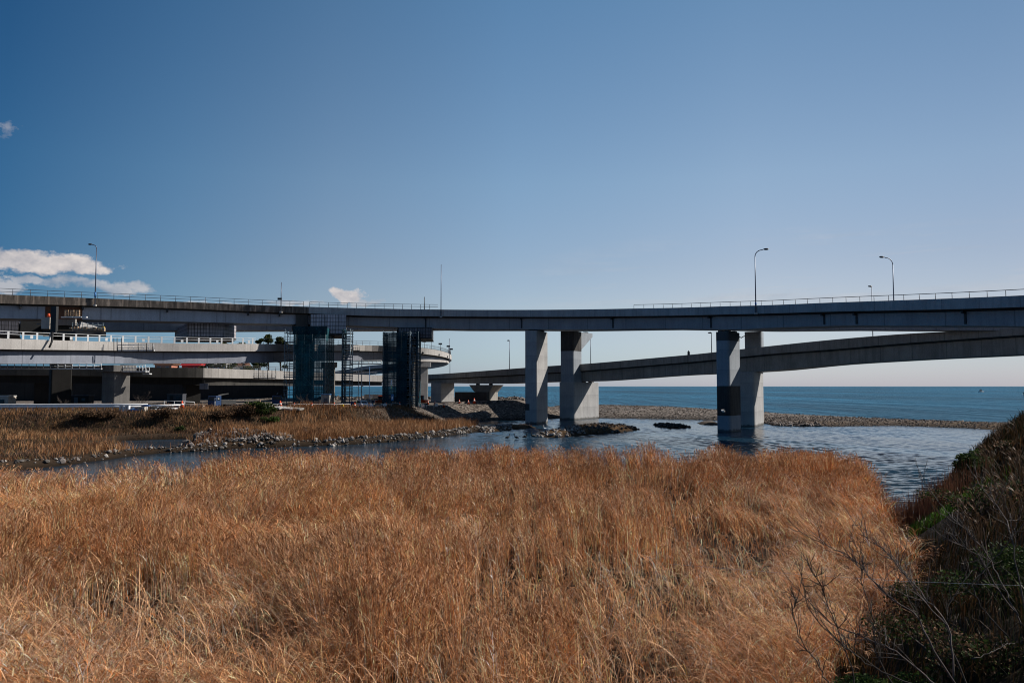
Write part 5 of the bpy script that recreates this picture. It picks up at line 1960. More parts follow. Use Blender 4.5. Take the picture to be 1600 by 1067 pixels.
# fishing boat far out
def boat(label, u, Y, L, rz):
    x = (u - 800) / F * Y
    root = thing('fishing_boat', label, 'boat', (x, Y, 0), rz=rz)

    def part(nm, m, mt):
        m.build(nm, mt, None).parent = root
    m = MB()
    h = L / 2
    m.hexa([(-h, -0.9, -0.5), (h * 0.75, -0.5, -0.5), (h * 0.75, 0.5, -0.5), (-h, 0.9, -0.5), (-h, -1.4, 1.0), (h, -0.5, 2.0), (h, 0.5, 2.0), (-h, 1.4, 1.0)])
    part('hull', m, M['white'])
    part('wheelhouse', MB().box((-h * 0.2, 0, 2.3), (L * 0.26, 1.9, 2.4)), M['cream'])
    part('window', MB().box((-h * 0.2, 0, 2.8), (L * 0.265, 1.95, 0.7)), M['glass'])
    part('mast', MB().tube([(-h * 0.35, 0, 3.4), (-h * 0.35, 0, 6.2)], 0.12, 6), M['steel_dark'])
    part('mast', MB().tube([(-h * 0.85, 0, 1.0), (-h * 0.85, 0, 3.6)], 0.1, 6), M['steel_dark'])


boat('small fishing boat far out on the sea', 1532, 1050, 9, R(20))
boat('tiny boat at the right edge of the sea', 1599, 620, 5, R(80))


# birds
def duck(label, u, v, Y=None, white=False, s=1.0, rz=0.0, z=0.0):
    x, y = wl(u, v, z)
    root = thing('egret' if white else 'cormorant', label, 'bird', (x, y, z), rz=rz)
    mt = M['feather_white'] if white else M['feather_dark']
    hgt = 0.35 if white else 0.05
    m = MB()
    m.tube([(-0.42 * s, 0, 0.12 + hgt), (-0.25 * s, 0, 0.16 + hgt), (0.0, 0, 0.2 + hgt), (0.2 * s, 0, 0.22 + hgt), (0.28 * s, 0, 0.4 + hgt), (0.27 * s, 0, 0.6 * s + hgt), (0.34 * s, 0, 0.68 * s + hgt), (0.42 * s, 0, 0.66 * s + hgt)],
           [0.03, 0.12 * s, 0.19 * s, 0.14 * s, 0.07, 0.055, 0.07, 0.04], 8)
    m.build('body', mt).parent = root
    MB().tube([(0.4 * s, 0, 0.66 * s + hgt), (0.58 * s, 0, 0.62 * s + hgt)], [0.03, 0.008], 6).build('beak', M['yellow'] if white else M['steel_dark']).parent = root
    if white:
        for q in (-0.05, 0.05):
            MB().tube([(0, q, -0.1), (0.02, q, hgt + 0.1)], 0.018, 5).build('leg', M['black']).parent = root
    return root


duck('dark cormorant swimming, leftmost of the dark birds by the stones', 793, 685, rz=R(20))
duck('dark cormorant swimming second from the left by the stones', 807, 685, rz=R(160))
duck('dark cormorant third from the left, close to the stones', 820, 684, rz=R(10))
duck('dark cormorant perched at the near tip of the stone bar', 833, 682.5, rz=R(200), z=0.3)
duck('dark cormorant perched highest on the stone bar', 846, 678, rz=R(200), z=0.4)
duck('white egret standing on the stone bar in front of the plain pier', 852, 674.5, white=True, s=1.1, rz=R(190), z=0.3)
g = at(1130, 643, 128)
root = thing('gull', 'white gull flying in front of the black pier band', 'bird', g)
MB().tube([g + Vector((-0.3, 0, 0.1)), g + Vector((-0.1, 0, 0.03)), g + Vector((0.15, 0, 0)), g + Vector((0.3, 0, 0.02))], [0.02, 0.1, 0.1, 0.04], 8).build('body', M['feather_white'], root)
for s_ in (-1, 1):
    m = MB()
    q = [g + Vector((0.12, 0, 0.03)), g + Vector((-0.12, 0, 0.03)), g + Vector((-0.3, s_ * 0.35 - 0.1, 0.3)), g + Vector((-0.05 + 0.2, s_ * 0.3, 0.32)), g + Vector((-0.3 + 0.5 * (s_ > 0), s_ * 0.7, 0.25))]
    th = Vector((0, 0, 0.025))
    m.add(q + [p + th for p in q], [(0, 1, 2, 3), (3, 2, 4), (8, 7, 6, 5), (9, 7, 8), (0, 3, 8, 5), (1, 6, 7, 2)])
    m.build('wing', M['feather_white'], root)

# ------------------------------------------------------------------ dry reeds, grass, leaves
def ribbons(P, H, phi, bend, width, color, seg=4, power=1.5, psi=None, tip=0.25, start=0.0):
    """N curved ribbons; returns verts, faces, colours and the tips with their final tilt"""
    n = len(P)
    psi = RNG.uniform(0, math.pi, n) if psi is None else psi
    side = np.stack([np.cos(psi), np.sin(psi), np.zeros(n)], 1)
    V = np.empty((n, seg + 1, 2, 3), dtype=np.float32)
    pos = np.array(P, dtype=float)
    th = np.zeros(n)
    for k in range(seg + 1):
        s = k / seg
        if k:
            th = start + bend * ((k - 0.5) / seg) ** power
            step = (H / seg)[:, None]
            pos = pos + step * np.stack([np.sin(th) * np.cos(phi), np.sin(th) * np.sin(phi), np.cos(th)], 1)
        w = (width * (1 - (1 - tip) * s ** 2) * 0.5)[:, None]
        V[:, k, 0] = pos - side * w
        V[:, k, 1] = pos + side * w
    idx = (np.arange(n) * (seg + 1) * 2)[:, None]
    f = []
    for k in range(seg):
        a = 2 * k
        f.append(np.stack([a, a + 1, a + 3, a + 2])[None, :] + idx)
    Fc = np.concatenate(f, 0)
    C = np.repeat(color, (seg + 1) * 2, axis=0)
    return V.reshape(-1, 3), Fc, C, pos, th


def merge(parts):
    vs, fs, cs, b = [], [], [], 0
    for v, f, c in parts:
        vs.append(v)
        fs.append(f + b)
        cs.append(c)
        b += len(v)
    return np.concatenate(vs), np.concatenate(fs), np.concatenate(cs)


def scatter(n, x0, x1, y0, y1, poly=None, margin=0.0, frustum=1.2):
    x = RNG.uniform(x0, x1, n)
    y = RNG.uniform(y0, y1, n)
    ok = np.abs(x) < (y * 0.643 * frustum + 2.5)
    if poly is not None:
        ok &= inside(x, y, poly)
    x, y = x[ok], y[ok]
    if margin and poly is not None:
        ok = seg_dist(x, y, poly) > margin
        x, y = x[ok], y[ok]
    return x, y


STRAW = np.array([0.74, 0.44, 0.24])
TAN = np.array([0.44, 0.205, 0.088])
RUST = np.array([0.37, 0.125, 0.034])
GREY = np.array([0.36, 0.24, 0.165])
BROWN = np.array([0.17, 0.085, 0.04])


def reed_colors(x, y, rusty=0.0):
    n = len(x)
    pick = RNG.random(n)
    patch = fbm(x, y, 0.11, 31.0)
    rust_p = np.clip((patch - 0.40) * 2.2 + rusty, 0.12, 0.9)
    grey_p = np.clip((fbm(x, y, 0.16, 77.0) - 0.48) * 1.8, 0.03, 0.35)
    c = np.where((pick < rust_p)[:, None], RUST, TAN)
    p2 = RNG.random(n)
    c = np.where((p2 < 0.24)[:, None], STRAW, c)
    c = np.where(((p2 > 0.3) & (p2 < 0.3 + grey_p))[:, None], GREY, c)
    c = np.where((p2 > 0.9)[:, None], BROWN, c)
    return np.minimum(c * np.array([1.04, 0.97, 0.95]) * (0.78 + 1.1 * fbm(x, y, 0.09, 201.0))[:, None] * np.exp(RNG.normal(-0.06, 0.5, n))[:, None], 0.85)


parts = []
for (y0, y1, dens, seg) in ((8.0, 17, 95, 5), (17, 24, 145, 5), (24, 34, 105, 4), (34, 50, 66, 4), (50, 66, 46, 3), (66, 82, 38, 3)):
    xa, xb = -y1 * 0.643 * 1.2 - 3, y1 * 0.643 * 1.2 + 3
    n = int((xb - xa) * (y1 - y0) * dens)
    x, y = scatter(n, xa, xb, y0, y1, REEDS, 0.0, 1.18)
    # thin the ragged edge, and leave hollows
    d = seg_dist(x, y, REEDS)
    holl = 0.55 * fbm(x, y * 0.42, 0.24, 55.0) + 0.45 * fbm(x, y * 0.5, 0.085, 155.0)
    # a few trampled hollows
    for (hu, hy, ha, hb) in ((330, 23.2, 3.0, 3.2), (440, 22.0, 1.8, 2.6), (670, 41.0, 4.6, 4.2), (1140, 36.0, 2.0, 4.0), (130, 41.0, 1.6, 4.0), (355, 58.0, 1.8, 6.0), (980, 29.0, 1.6, 3.2), (560, 18.5, 1.4, 2.0), (1010, 19.5, 1.2, 2.2), (820, 30, 2.0, 2.8)):
        q = ((x - (hu - 800) / F * hy) / ha) ** 2 + ((y - hy) / hb) ** 2
        holl = holl - 0.2 * np.exp(-q * 1.2)
    keep = RNG.random(len(x)) < np.clip(0.45 + d * 0.5, 0, 1) * np.clip((holl - 0.35) * 7 + 0.3, 0.16, 1)
    x, y, d, holl = x[keep], y[keep], d[keep], holl[keep]
    # stems stand in tussocks: pull each towards its own and share its lean, height and shade
    n = len(x)
    cell = 0.75 + y0 * 0.014
    ci, cj = np.floor(x / cell).astype(int), np.floor(y / cell).astype(int)
    hsh = lambda k: _perm[(ci * 7 + k * 31) % 256, (cj * 13 + k * 57 + ci) % 256]
    cx_, cy_ = (ci + 0.2 + 0.6 * hsh(1)) * cell, (cj + 0.2 + 0.6 * hsh(2)) * cell
    pull = RNG.uniform(0.35, 1.0, n)
    x, y = cx_ + (x - cx_) * pull, cy_ + (y - cy_) * pull
    outx, outy = x - cx_, y - cy_
    hs1, hs2, hs3 = hsh(3), hsh(4), hsh(5)
    z = np.maximum(ground_z(x, y), -0.3)
    big = fbm(x, y, 0.13, 5.0)
    tuft = fbm(x, y, 0.55, 15.0)
    H = (1.75 + (big - 0.5) * 1.5 + (tuft - 0.5) * 1.1 + np.clip(holl - 0.46, -0.3, 0.1) * 3.2 + (hs1 - 0.5) * 0.75 + RNG.normal(0, 0.16, n)) * np.clip(0.82 + d * 0.2, 0.8, 1.0)
    H = np.clip(H, 0.7, 3.0)
    # lodging: patches where the stems lie over in one direction
    lod = np.clip((fbm(x, y, 0.12, 91.0) - 0.45) * 7.0, 0, 1) * np.clip(1.6 - y / 45, 0.08, 1)
    phi = 2 * math.pi * 1.6 * fbm(x, y, 0.06, 41.0) + RNG.normal(0, 0.55, n) - 1.2
    phi = np.where(RNG.random(n) < 0.4, np.arctan2(outy, outx) + RNG.normal(0, 0.4, n), phi + (hs3 - 0.5) * 1.6)
    wild = RNG.random(n) < 0.16
    phi = np.where(wild, RNG.uniform(0, 2 * math.pi, n), phi)
    bend = 0.2 + 1.4 * lod + np.abs(RNG.normal(0, 0.25, n)) + wild * 0.5 + np.clip((22 - y) / 14, 0, 1) * 0.5
    bend = np.minimum(bend, 2.3)
    wd = (0.0068 + 0.0004 * y) * RNG.uniform(0.6, 1.35, n)
    rusty = np.clip((x - 0.16 * y) / 22, -0.25, 0.45) + np.clip((28 - y) / 22, 0, 0.35)
    col = np.minimum(reed_colors(x, y, rusty) * (0.62 + 0.8 * hs2)[:, None] * 1.04, 0.9)
    v, f, c, tip, th = ribbons(np.stack([x, y, z], 1), H, phi, bend, wd, col, seg, 1.4)
    parts.append((v, f, c))
    # feathery heads
    sel = RNG.random(n) < (0.42 if y0 < 40 else 0.5)
    m = int(sel.sum())
    for rep in range(6 if y0 < 24 else (4 if y0 < 34 else 2)):
        hc = np.where(RNG.random(m)[:, None] < 0.45, np.array([0.48, 0.27, 0.15]), np.array([0.36, 0.16, 0.065])) * (0.7 + 0.6 * hs2[sel])[:, None] * RNG.uniform(0.6, 1.25, m)[:, None]
        ph = phi[sel] + RNG.normal(0, 0.8, m)
        v, f, c, _, _ = ribbons(tip[sel] - np.array([0, 0, 0.02]), RNG.uniform(0.12, 0.34, m), ph, RNG.uniform(0.4, 1.3, m), (0.007 + 0.0006 * y[sel]) * RNG.uniform(0.7, 1.4, m), hc, 2, 1.0, start=np.minimum(th[sel], 1.9) + RNG.normal(0, 0.2, m))
        parts.append((v, f, c))
    # long dry leaves leaving the stems part way up
    sel = RNG.random(n) < 0.75
    m = int(sel.sum())
    hp = RNG.uniform(0.25, 0.8, m)
    tilt = bend[sel] * hp ** 1.4 * 0.45
    base = np.stack([x[sel], y[sel], z[sel]], 1) + (H[sel] * hp)[:, None] * np.stack([np.sin(tilt) * np.cos(phi[sel]), np.sin(tilt) * np.sin(phi[sel]), np.cos(tilt)], 1)
    ph = RNG.uniform(0, 2 * math.pi, m)
    v, f, c, _, _ = ribbons(base, RNG.uniform(0.25, 0.6, m), ph, RNG.uniform(0.8, 2.4, m), wd[sel] * 1.25, col[sel] * RNG.uniform(0.7, 1.2, m)[:, None], 3, 1.2, start=0.5)
    parts.append((v, f, c))
# long stray stems arching over the near edge
n = 900
x, y = scatter(n * 2, -16, 12, 12, 26, REEDS, 0.0, 1.1)
n = len(x)
v, f, c, _, _ = ribbons(np.stack([x, y, np.maximum(ground_z(x, y), 0) + 0.4], 1), RNG.uniform(1.6, 2.6, n), RNG.uniform(0, 2 * math.pi, n), RNG.uniform(1.2, 2.3, n), RNG.uniform(0.014, 0.026, n), np.where(RNG.random(n)[:, None] < 0.6, STRAW * 1.05, GREY), 7, 1.3)
parts.append((v, f, c))
for (cnt, y0, y1, w0, w1, L0, L1) in ((3600, 12, 30, 0.012, 0.022, 0.5, 1.2), (1800, 30, 55, 0.02, 0.036, 0.6, 1.2)):
    x, y = scatter(cnt * 3, -44, 44, y0, y1, REEDS, 0.5, 1.1)
    x, y = x[:cnt], y[:cnt]
    n = len(x)
    hgt = 1.0 + 0.9 * fbm(x, y, 0.13, 5.0) + RNG.uniform(-0.4, 0.3, n)
    cc = np.where(RNG.random(n)[:, None] < 0.5, STRAW * 1.15, np.where(RNG.random(n)[:, None] < 0.5, TAN * 1.3, BROWN * 0.8))
    v, f, c, _, _ = ribbons(np.stack([x, y, np.maximum(ground_z(x, y), 0) + hgt * 0.75], 1), RNG.uniform(L0, L1, n), RNG.uniform(0, 6.28, n), RNG.uniform(0.2, 1.9, n), RNG.uniform(w0, w1, n), cc, 4, 1.2, start=RNG.uniform(0.3, 1.6, n))
    parts.append((v, f, c))
v, f, c = merge(parts)
tag(np_mesh('reed_bed', v, f, M['reed'], c), 'broad bed of dry golden brown reeds filling the river shallows', 'reeds', kind='stuff')
print('reed quads', len(f))


def grass(name, label, areas, kind='stuff', mat='reed', cat='grass'):
    """areas: (x, y arrays, height, bend, width, palette, zlift)"""
    ps = []
    for (x, y, h, bd, w, pal, seg) in areas:
        n = len(x)
        z = ground_z(x, y)
        ok = z > 0.02
        x, y, z = x[ok], y[ok], z[ok] - 0.05
        n = len(x)
        hh = h * RNG.uniform(0.45, 1.2, n) * (0.55 + 0.9 * fbm(x, y, 0.35, 21.0))
        pal_ = np.array(pal)
        pi = np.clip((fbm(x, y, 0.25, 61.0) * 1.6 - 0.3 + RNG.normal(0, 0.22, n)) * len(pal_), 0, len(pal_) - 1).astype(int)
        c = pal_[pi] * RNG.uniform(0.6, 1.35, n)[:, None]
        ph = 2 * math.pi * fbm(x, y, 0.2, 71.0) * 2 + RNG.normal(0, 0.9, n)
        v, f, cc, _, _ = ribbons(np.stack([x, y, z], 1), hh, ph, bd * RNG.uniform(0.3, 1.6, n), w * RNG.uniform(0.6, 1.5, n), c, seg, 1.4)
        ps.append((v, f, cc))
    v, f, c = merge(ps)
    o = np_mesh(name, v, f, M[mat], c)
    return tag(o, label, cat, kind=kind)


DRY = [(0.17, 0.075, 0.035), (0.31, 0.155, 0.07), (0.38, 0.205, 0.10), (0.27, 0.115, 0.042), (0.42, 0.26, 0.14)]
DULL = [(0.05, 0.03, 0.02), (0.12, 0.065, 0.04), (0.17, 0.095, 0.06), (0.07, 0.055, 0.025), (0.22, 0.125, 0.07)]
# tall dead grass on the low spit
x, y = scatter(90000, -100, 0, 72, 168, BENCH, 0.0, 1.15)
dens = fbm(x, y, 0.16, 47.0)
d = seg_dist(x, y, BENCH)
keep = RNG.random(len(x)) < np.clip((dens - 0.33) * 5, 0.12, 1) * np.clip((d - 0.3) * 0.8, 0, 1)
# the stone heap stays bare
heap = np.hypot((x - wl(358, 697)[0]) / 7.5, (y - wl(358, 697)[1] - 2.0) / 5.8) < 1
keep &= ~(heap & (RNG.random(len(x)) < 0.97))
x, y = x[keep], y[keep]
thick = fbm(x, y, 0.11, 17.0) > 0.5
a1 = (x[thick], y[thick], 1.0, 0.9, 0.05, DRY, 3)
a3 = (x[~thick], y[~thick], 0.8, 1.5, 0.05, DULL + DRY[:3] + [(0.13, 0.1, 0.035)], 3)
x, y = scatter(26000, -40, -6, 100, 150, BENCH, 1.5, 1.15)
a2 = (x, y, 1.35, 0.7, 0.05, DRY, 3)
grass('spit_grass', 'tall dry grass on the low stony spit below the left bank', [a1, a2, a3])
# bank slope and rim
x, y = scatter(150000, -112, -8, 112, 172, None, 0, 1.15)
sd = sdist(x, y, PLATEAU)
slope_k = (sd > -8) & (sd < 1.2) & (RNG.random(len(x)) < 0.8)
a1 = (x[slope_k], y[slope_k], 0.75, 1.0, 0.06, DULL + [(0.22, 0.12, 0.055)], 3)
rim_k = (sd > -1.5) & (sd < 5.0) & (y < 160) & (RNG.random(len(x)) < 0.55)
rim_k &= ~((x < uY(235, 132)[0]) & (RNG.random(len(x)) < 0.6))
a2 = (x[rim_k], y[rim_k], 0.34, 0.9, 0.05, [(0.30, 0.17, 0.075), (0.38, 0.23, 0.11), (0.24, 0.13, 0.055)], 3)
grass('bank_grass', 'rough dry grass and bramble on the slope and rim of the left bank', [a1, a2])
# dark scrub and brambles scattered over slope and spit
rs_ = np.random.default_rng(88)
cs_, rr_ = [], []
x, y = scatter(2600, -100, -14, 96, 150, None, 0, 1.12)
sd = sdist(x, y, PLATEAU)
bd = sdist(x, y, BENCH)
ok = ((sd > -7) & (sd < 0.5)) | ((bd > 2.5) & (RNG.random(len(x)) < 0.16))
ok &= fbm(x, y, 0.09, 333.0) > 0.47
x, y = x[ok][:130], y[ok][:130]
zz = ground_z(x, y)
for i in range(len(x)):
    if zz[i] < 0.15:
        continue
    k = rs_.uniform(0.5, 1.3)
    cs_.append((x[i], y[i], zz[i] + 0.25 * k))
    rr_.append([0.9 * k, 0.7 * k, 0.55 * k])


# clumps on the stone bars
ps = []
for (P, n, h) in ((BAR2, 1500, 0.5), (BAR1, 500, 0.5), (BAR3, 300, 0.25)):
    x, y = scatter(n * 12, -60, 60, 120, 175, P, 0.3, 1.3)
    k = slice(0, n)
    ps.append((x[k], y[k], h, 0.8, 0.07, [(0.12, 0.07, 0.035), (0.2, 0.11, 0.05), (0.05, 0.035, 0.02)], 2))
grass('bar_grass', 'short brown tufts on the stone bars in the river', ps)
# right bank: rank undergrowth in shade
x, y = scatter(230000, 5, 75, 12, 104, BANK, 0.0, 1.2)
keep = RNG.random(len(x)) < np.clip(26 / y, 0.22, 1)
x, y = x[keep], y[keep]
pk = (x > 17.5) & (x < 24.5) & (y > 33) & (y < 48) & (sdist(x, y, BANK) < 3.2) & (RNG.random(len(x)) < 0.8)
x, y = x[~pk], y[~pk]
BANKC = [tuple(0.75 * q * k for q, k in zip(c, (1.1, 0.95, 0.75))) for c in [(0.016, 0.018, 0.009), (0.04, 0.03, 0.018), (0.08, 0.05, 0.028), (0.025, 0.034, 0.011), (0.11, 0.068, 0.036), (0.02, 0.022, 0.01), (0.055, 0.034, 0.018)]]
near = y < 40
a1 = (x[near], y[near], 1.0, 1.1, 0.024, BANKC, 4)
a2 = (x[~near], y[~near], 1.0, 1.0, 0.06, BANKC, 3)
grass('bank_undergrowth', 'rank dark grass and weeds covering the shaded right bank', [a1, a2])
# the bright green patch at the water's edge
gp = on_ground(1440, 43)
x = RNG.normal(gp.x, 0.85, 7000)
y = RNG.normal(gp.y, 1.9, 7000)
grass('green_grass', 'bright green patch of fresh grass at the foot of the right bank', [(x, y, 0.5, 0.8, 0.04, [(0.08, 0.17, 0.015), (0.12, 0.23, 0.025), (0.055, 0.12, 0.012)], 3)])


def leaf_cloud(centers, radii, n, size, pal, seed=1, flat=0.6):
    """n small leaf faces spread through the volume of lumpy clusters"""
    rg = np.random.default_rng(seed)
    centers, radii = np.array(centers), np.array(radii)
    w = (radii.prod(1) if radii.ndim == 2 else radii ** 3)
    ci = rg.choice(len(centers), n, p=w / w.sum())
    d = rg.normal(0, 1, (n, 3))
    d /= np.linalg.norm(d, axis=1)[:, None]
    r = rg.uniform(0, 1, n) ** 0.45
    P = centers[ci] + d * r[:, None] * (radii[ci] if radii.ndim == 2 else radii[ci][:, None])
    a = rg.normal(0, 1, (n, 3))
    a /= np.linalg.norm(a, axis=1)[:, None]
    b = np.cross(a, rg.normal(0, 1, (n, 3)))
    b /= np.linalg.norm(b, axis=1)[:, None] + 1e-9
    s = (size * rg.uniform(0.5, 1.5, n))[:, None]
    V = np.stack([P - a * s, P - b * s * flat, P + a * s, P + b * s * flat], 1).reshape(-1, 3)
    f = np.arange(n * 4).reshape(n, 4)
    pal = np.array(pal)
    c = pal[rg.integers(0, len(pal), n)] * rg.uniform(0.6, 1.4, n)[:, None]
    return V, f, np.repeat(c, 4, axis=0)


v, f, c = leaf_cloud(cs_, rr_, 16000, 0.085, [(0.05, 0.03, 0.018), (0.09, 0.052, 0.03), (0.13, 0.075, 0.04), (0.035, 0.032, 0.014), (0.17, 0.1, 0.055)], 17, 0.25)
tag(np_mesh('bank_scrub', v, f, M['leaf'], c), 'dark brown scrub and brambles scattered over the left bank and spit', 'scrub', kind='stuff')


def bush(name, label, p, s, n, size, pal, seed, cat='bush', stems=6, mat='leaf'):
    rg = random.Random(seed)
    root = thing(name, label, cat, p)
    cs, rs = [], []
    for k in range(9):
        cs.append((rg.uniform(-0.6, 0.6) * s[0], rg.uniform(-0.6, 0.6) * s[1], s[2] * rg.uniform(0.25, 0.8)))
        rs.append([rg.uniform(0.25, 0.5) * s[0], rg.uniform(0.25, 0.5) * s[1], rg.uniform(0.2, 0.38) * s[2]])
    v, f, c = leaf_cloud(cs, rs, n, size, pal, seed)
    np_mesh('foliage', v, f, M[mat], c, root)
    m = MB()
    for k in range(stems):
        c = cs[k % len(cs)]
        m.tube([(c[0] * 0.25, c[1] * 0.25, -0.25), (c[0] * 0.6, c[1] * 0.6, c[2] * 0.5), c], [0.05, 0.035, 0.015], 5)
    m.build('stem', M['bark_dark'], None).parent = root
    return root


GREEN_D = [(0.02, 0.035, 0.012), (0.035, 0.055, 0.016), (0.05, 0.075, 0.02)]
GREEN_L = [(0.05, 0.085, 0.02), (0.075, 0.12, 0.03), (0.035, 0.06, 0.016)]
BRUSH = [(0.12, 0.075, 0.045), (0.18, 0.105, 0.06), (0.08, 0.052, 0.032)]
for i, (u, Y, s, n, size, pal, lab) in enumerate((
        (405, 137.0, (3.4, 2.2, 2.0), 3600, 0.13, GREEN_D + [(0.07, 0.11, 0.025)], 'dark green bush on the left bank below the concrete slabs'),
        (385, 135.5, (2.6, 2.0, 2.2), 2200, 0.13, BRUSH, 'brown bramble bush left of the dark green bush'),
        (425, 136.5, (1.8, 1.6, 1.0), 1400, 0.1, GREEN_L, 'low fresh green clump right of the dark green bush'),
        (283, 126.5, (1.2, 1.0, 1.1), 900, 0.1, GREEN_D, 'small dark bush beside the quiet pool'),
        (145, 130.5, (3.2, 1.8, 1.5), 1800, 0.13, BRUSH, 'leftmost brown thicket on the bank slope'),
        (170, 130.5, (2.6, 1.8, 1.6), 1600, 0.13, BRUSH, 'brown thicket on the bank slope below the white cabinets'),
        (255, 131.5, (3.0, 1.8, 1.5), 1700, 0.13, BRUSH, 'brown thicket on the bank slope below the black pipes'),
        (345, 133, (3.4, 1.8, 1.4), 1700, 0.13, BRUSH, 'brown thicket on the bank slope left of the brambles'),
        (480, 124.5, (1.2, 1.0, 1.0), 700, 0.09, BRUSH, 'dark brown bush at the edge of the spit above the stones'),
        (505, 123.0, (1.6, 1.0, 0.9), 800, 0.09, BRUSH, 'low brown bush on the spit, right of the dark one'))):
    bush('bush', lab, on_ground(u, Y), s, n, size, pal, 40 + i)
# bushes and weeds on the right bank
for i, (u, Y, s, n, size, pal, lab) in enumerate((
        (1395, 17.2, (1.5, 1.2, 0.9), 5200, 0.035, GREEN_L, 'low leafy green bush under the bare branches at the reed edge'),
        (1325, 15.6, (1.0, 1.0, 1.1), 4200, 0.035, GREEN_L + GREEN_D, 'leafy green bush at the near end of the reed edge'),
        (1275, 14.4, (0.9, 0.9, 0.8), 3000, 0.03, BRUSH + GREEN_D, 'low brown and green bush nearest of all at the reed edge'),
        (1420, 15.6, (1.2, 1.0, 1.1), 4200, 0.035, GREEN_D + GREEN_L[:1], 'dark green bush at the foot of the long bare branches'),
        (1500, 17.5, (1.9, 1.4, 1.1), 4200, 0.04, GREEN_D + BRUSH, 'dark leafy bush at the root of the bare branches'),
        (1575, 21, (2.2, 1.6, 1.5), 5000, 0.045, GREEN_D, 'dark leafy bush near the lower right corner'),
        (1450, 24, (1.8, 1.4, 0.9), 4200, 0.04, GREEN_D + BRUSH, 'dim green bush between reeds and bank above the bare branches'),
        (1535, 46, (1.2, 2.0, 0.9), 4200, 0.07, GREEN_D, 'dark green bush up the bank behind the bright green patch'),
        (1535, 62, (2.4, 3.0, 0.9), 4200, 0.08, GREEN_D + GREEN_L[:2], 'mid green bush high on the right bank below its crest'),
        (1530, 34, (2.4, 2.4, 1.4), 4200, 0.055, GREEN_D + BRUSH, 'dark tangled bush halfway up the right bank'),
        (1590, 52, (2.2, 2.6, 0.7), 4000, 0.08, BRUSH + GREEN_D[:1], 'brownish bush near the top of the right bank'))):
    bush('bush', lab, on_ground(u, Y), s, n, size, pal, 70 + i)
# a last stand of reddish reeds on the right water's edge
gp = on_ground(1428, 46)
x = RNG.normal(gp.x, 1.0, 1500)
y = RNG.normal(gp.y, 1.8, 1500)
z = np.maximum(ground_z(x, y), -0.2)
v, f, c, tip, th = ribbons(np.stack([x, y, z], 1), RNG.uniform(0.8, 2.0, 1500), RNG.uniform(0, 6.28, 1500), RNG.uniform(0.05, 0.4, 1500), RNG.uniform(0.015, 0.03, 1500), np.where(RNG.random(1500)[:, None] < 0.5, np.array([0.12, 0.05, 0.03]), np.array([0.2, 0.1, 0.055])), 3)
tag(np_mesh('reed_clump', v, f, M['reed'], c), 'sparse reddish reed clump standing at the right edge of the channel', 'reeds', kind='stuff')
# pampas-like plumes on the right bank
ps = []
for (u, Y) in ((1560, 30), (1585, 36), (1520, 27), (1545, 44), (1590, 26), (1555, 60)):
    b = on_ground(u, Y)
    n = 26
    P = np.repeat(np.array([[b.x, b.y, b.z]]), n, 0) + RNG.normal(0, 0.22, (n, 3)) * np.array([1, 1, 0])
    ph = RNG.normal(2.6, 0.9, n)
    v, f, c, tip, th = ribbons(P, RNG.uniform(0.9, 1.6, n), ph, RNG.uniform(0.3, 0.9, n), np.full(n, 0.018 + Y * 0.0003), np.tile(np.array([0.11, 0.07, 0.04]), (n, 1)), 4)
    ps.append((v, f, c))
    for rep in range(5):
        v, f, c, _, _ = ribbons(tip, RNG.uniform(0.15, 0.35, n), ph + RNG.normal(0, 0.4, n), RNG.uniform(0.3, 1.0, n), RNG.uniform(0.03, 0.06, n), np.tile(np.array([0.17, 0.11, 0.068]), (n, 1)), 2, start=th)
        ps.append((v, f, c))
v, f, c = merge(ps)
tag(np_mesh('plume_grass', v, f, M['reed'], c), 'scattered pale feathery grass plumes on the right bank', 'grass', kind='stuff')


# leafless shrubs whose branches lean over the reeds
def branchy(root, pts, r0, seed, twigs=14, tl=1.0, mat='bark', r1=0.006):
    rg = random.Random(seed)
    P = catmull([tuple(p) for p in pts], 5)
    pts = [Vector(p) for p in P]
    n = len(pts)
    m = MB()
    jit = [p + Vector((rg.gauss(0, 0.012), rg.gauss(0, 0.02), rg.gauss(0, 0.012))) for p in pts]
    r0 *= 0.62
    m.tube(jit, [r0 + (r1 - r0) * (i / (n - 1)) ** 0.8 for i in range(n)], 6)
    for k in range(int(twigs * 1.6)):
        i = rg.randint(int(n * 0.2), n - 2)
        p = jit[i]
        d = (jit[min(n - 1, i + 2)] - jit[i - 1]).normalized()
        q = (d + Vector((rg.gauss(0, 0.55), rg.gauss(0, 0.55), rg.gauss(0.25, 0.5)))).normalized()
        L = tl * rg.uniform(0.4, 1.1) * (1 - 0.4 * i / n)
        tp = [p]
        for s in range(5):
            q = (q + Vector((rg.gauss(0, 0.16), rg.gauss(0, 0.16), rg.gauss(0.06, 0.16)))).normalized()
            tp.append(tp[-1] + q * L / 5)
        m.tube(tp, [0.008, 0.007, 0.006, 0.005, 0.004, 0.003], 4)
        for s in range(2):
            j = rg.randint(1, 4)
            e = (q + Vector((rg.gauss(0, 0.7), rg.gauss(0, 0.7), rg.gauss(0.2, 0.6)))).normalized() * L * 0.4
            m.tube([tp[j], tp[j] + e * 0.5, tp[j] + e + Vector((0, 0, 0.03))], [0.005, 0.004, 0.003], 4)
    m.build('branch', M[mat], root)


def px_branch(lst, Y0, Y1):
    n = len(lst)
    return [at(u, v, Y0 + (Y1 - Y0) * i / (n - 1)) for i, (u, v) in enumerate(lst)]


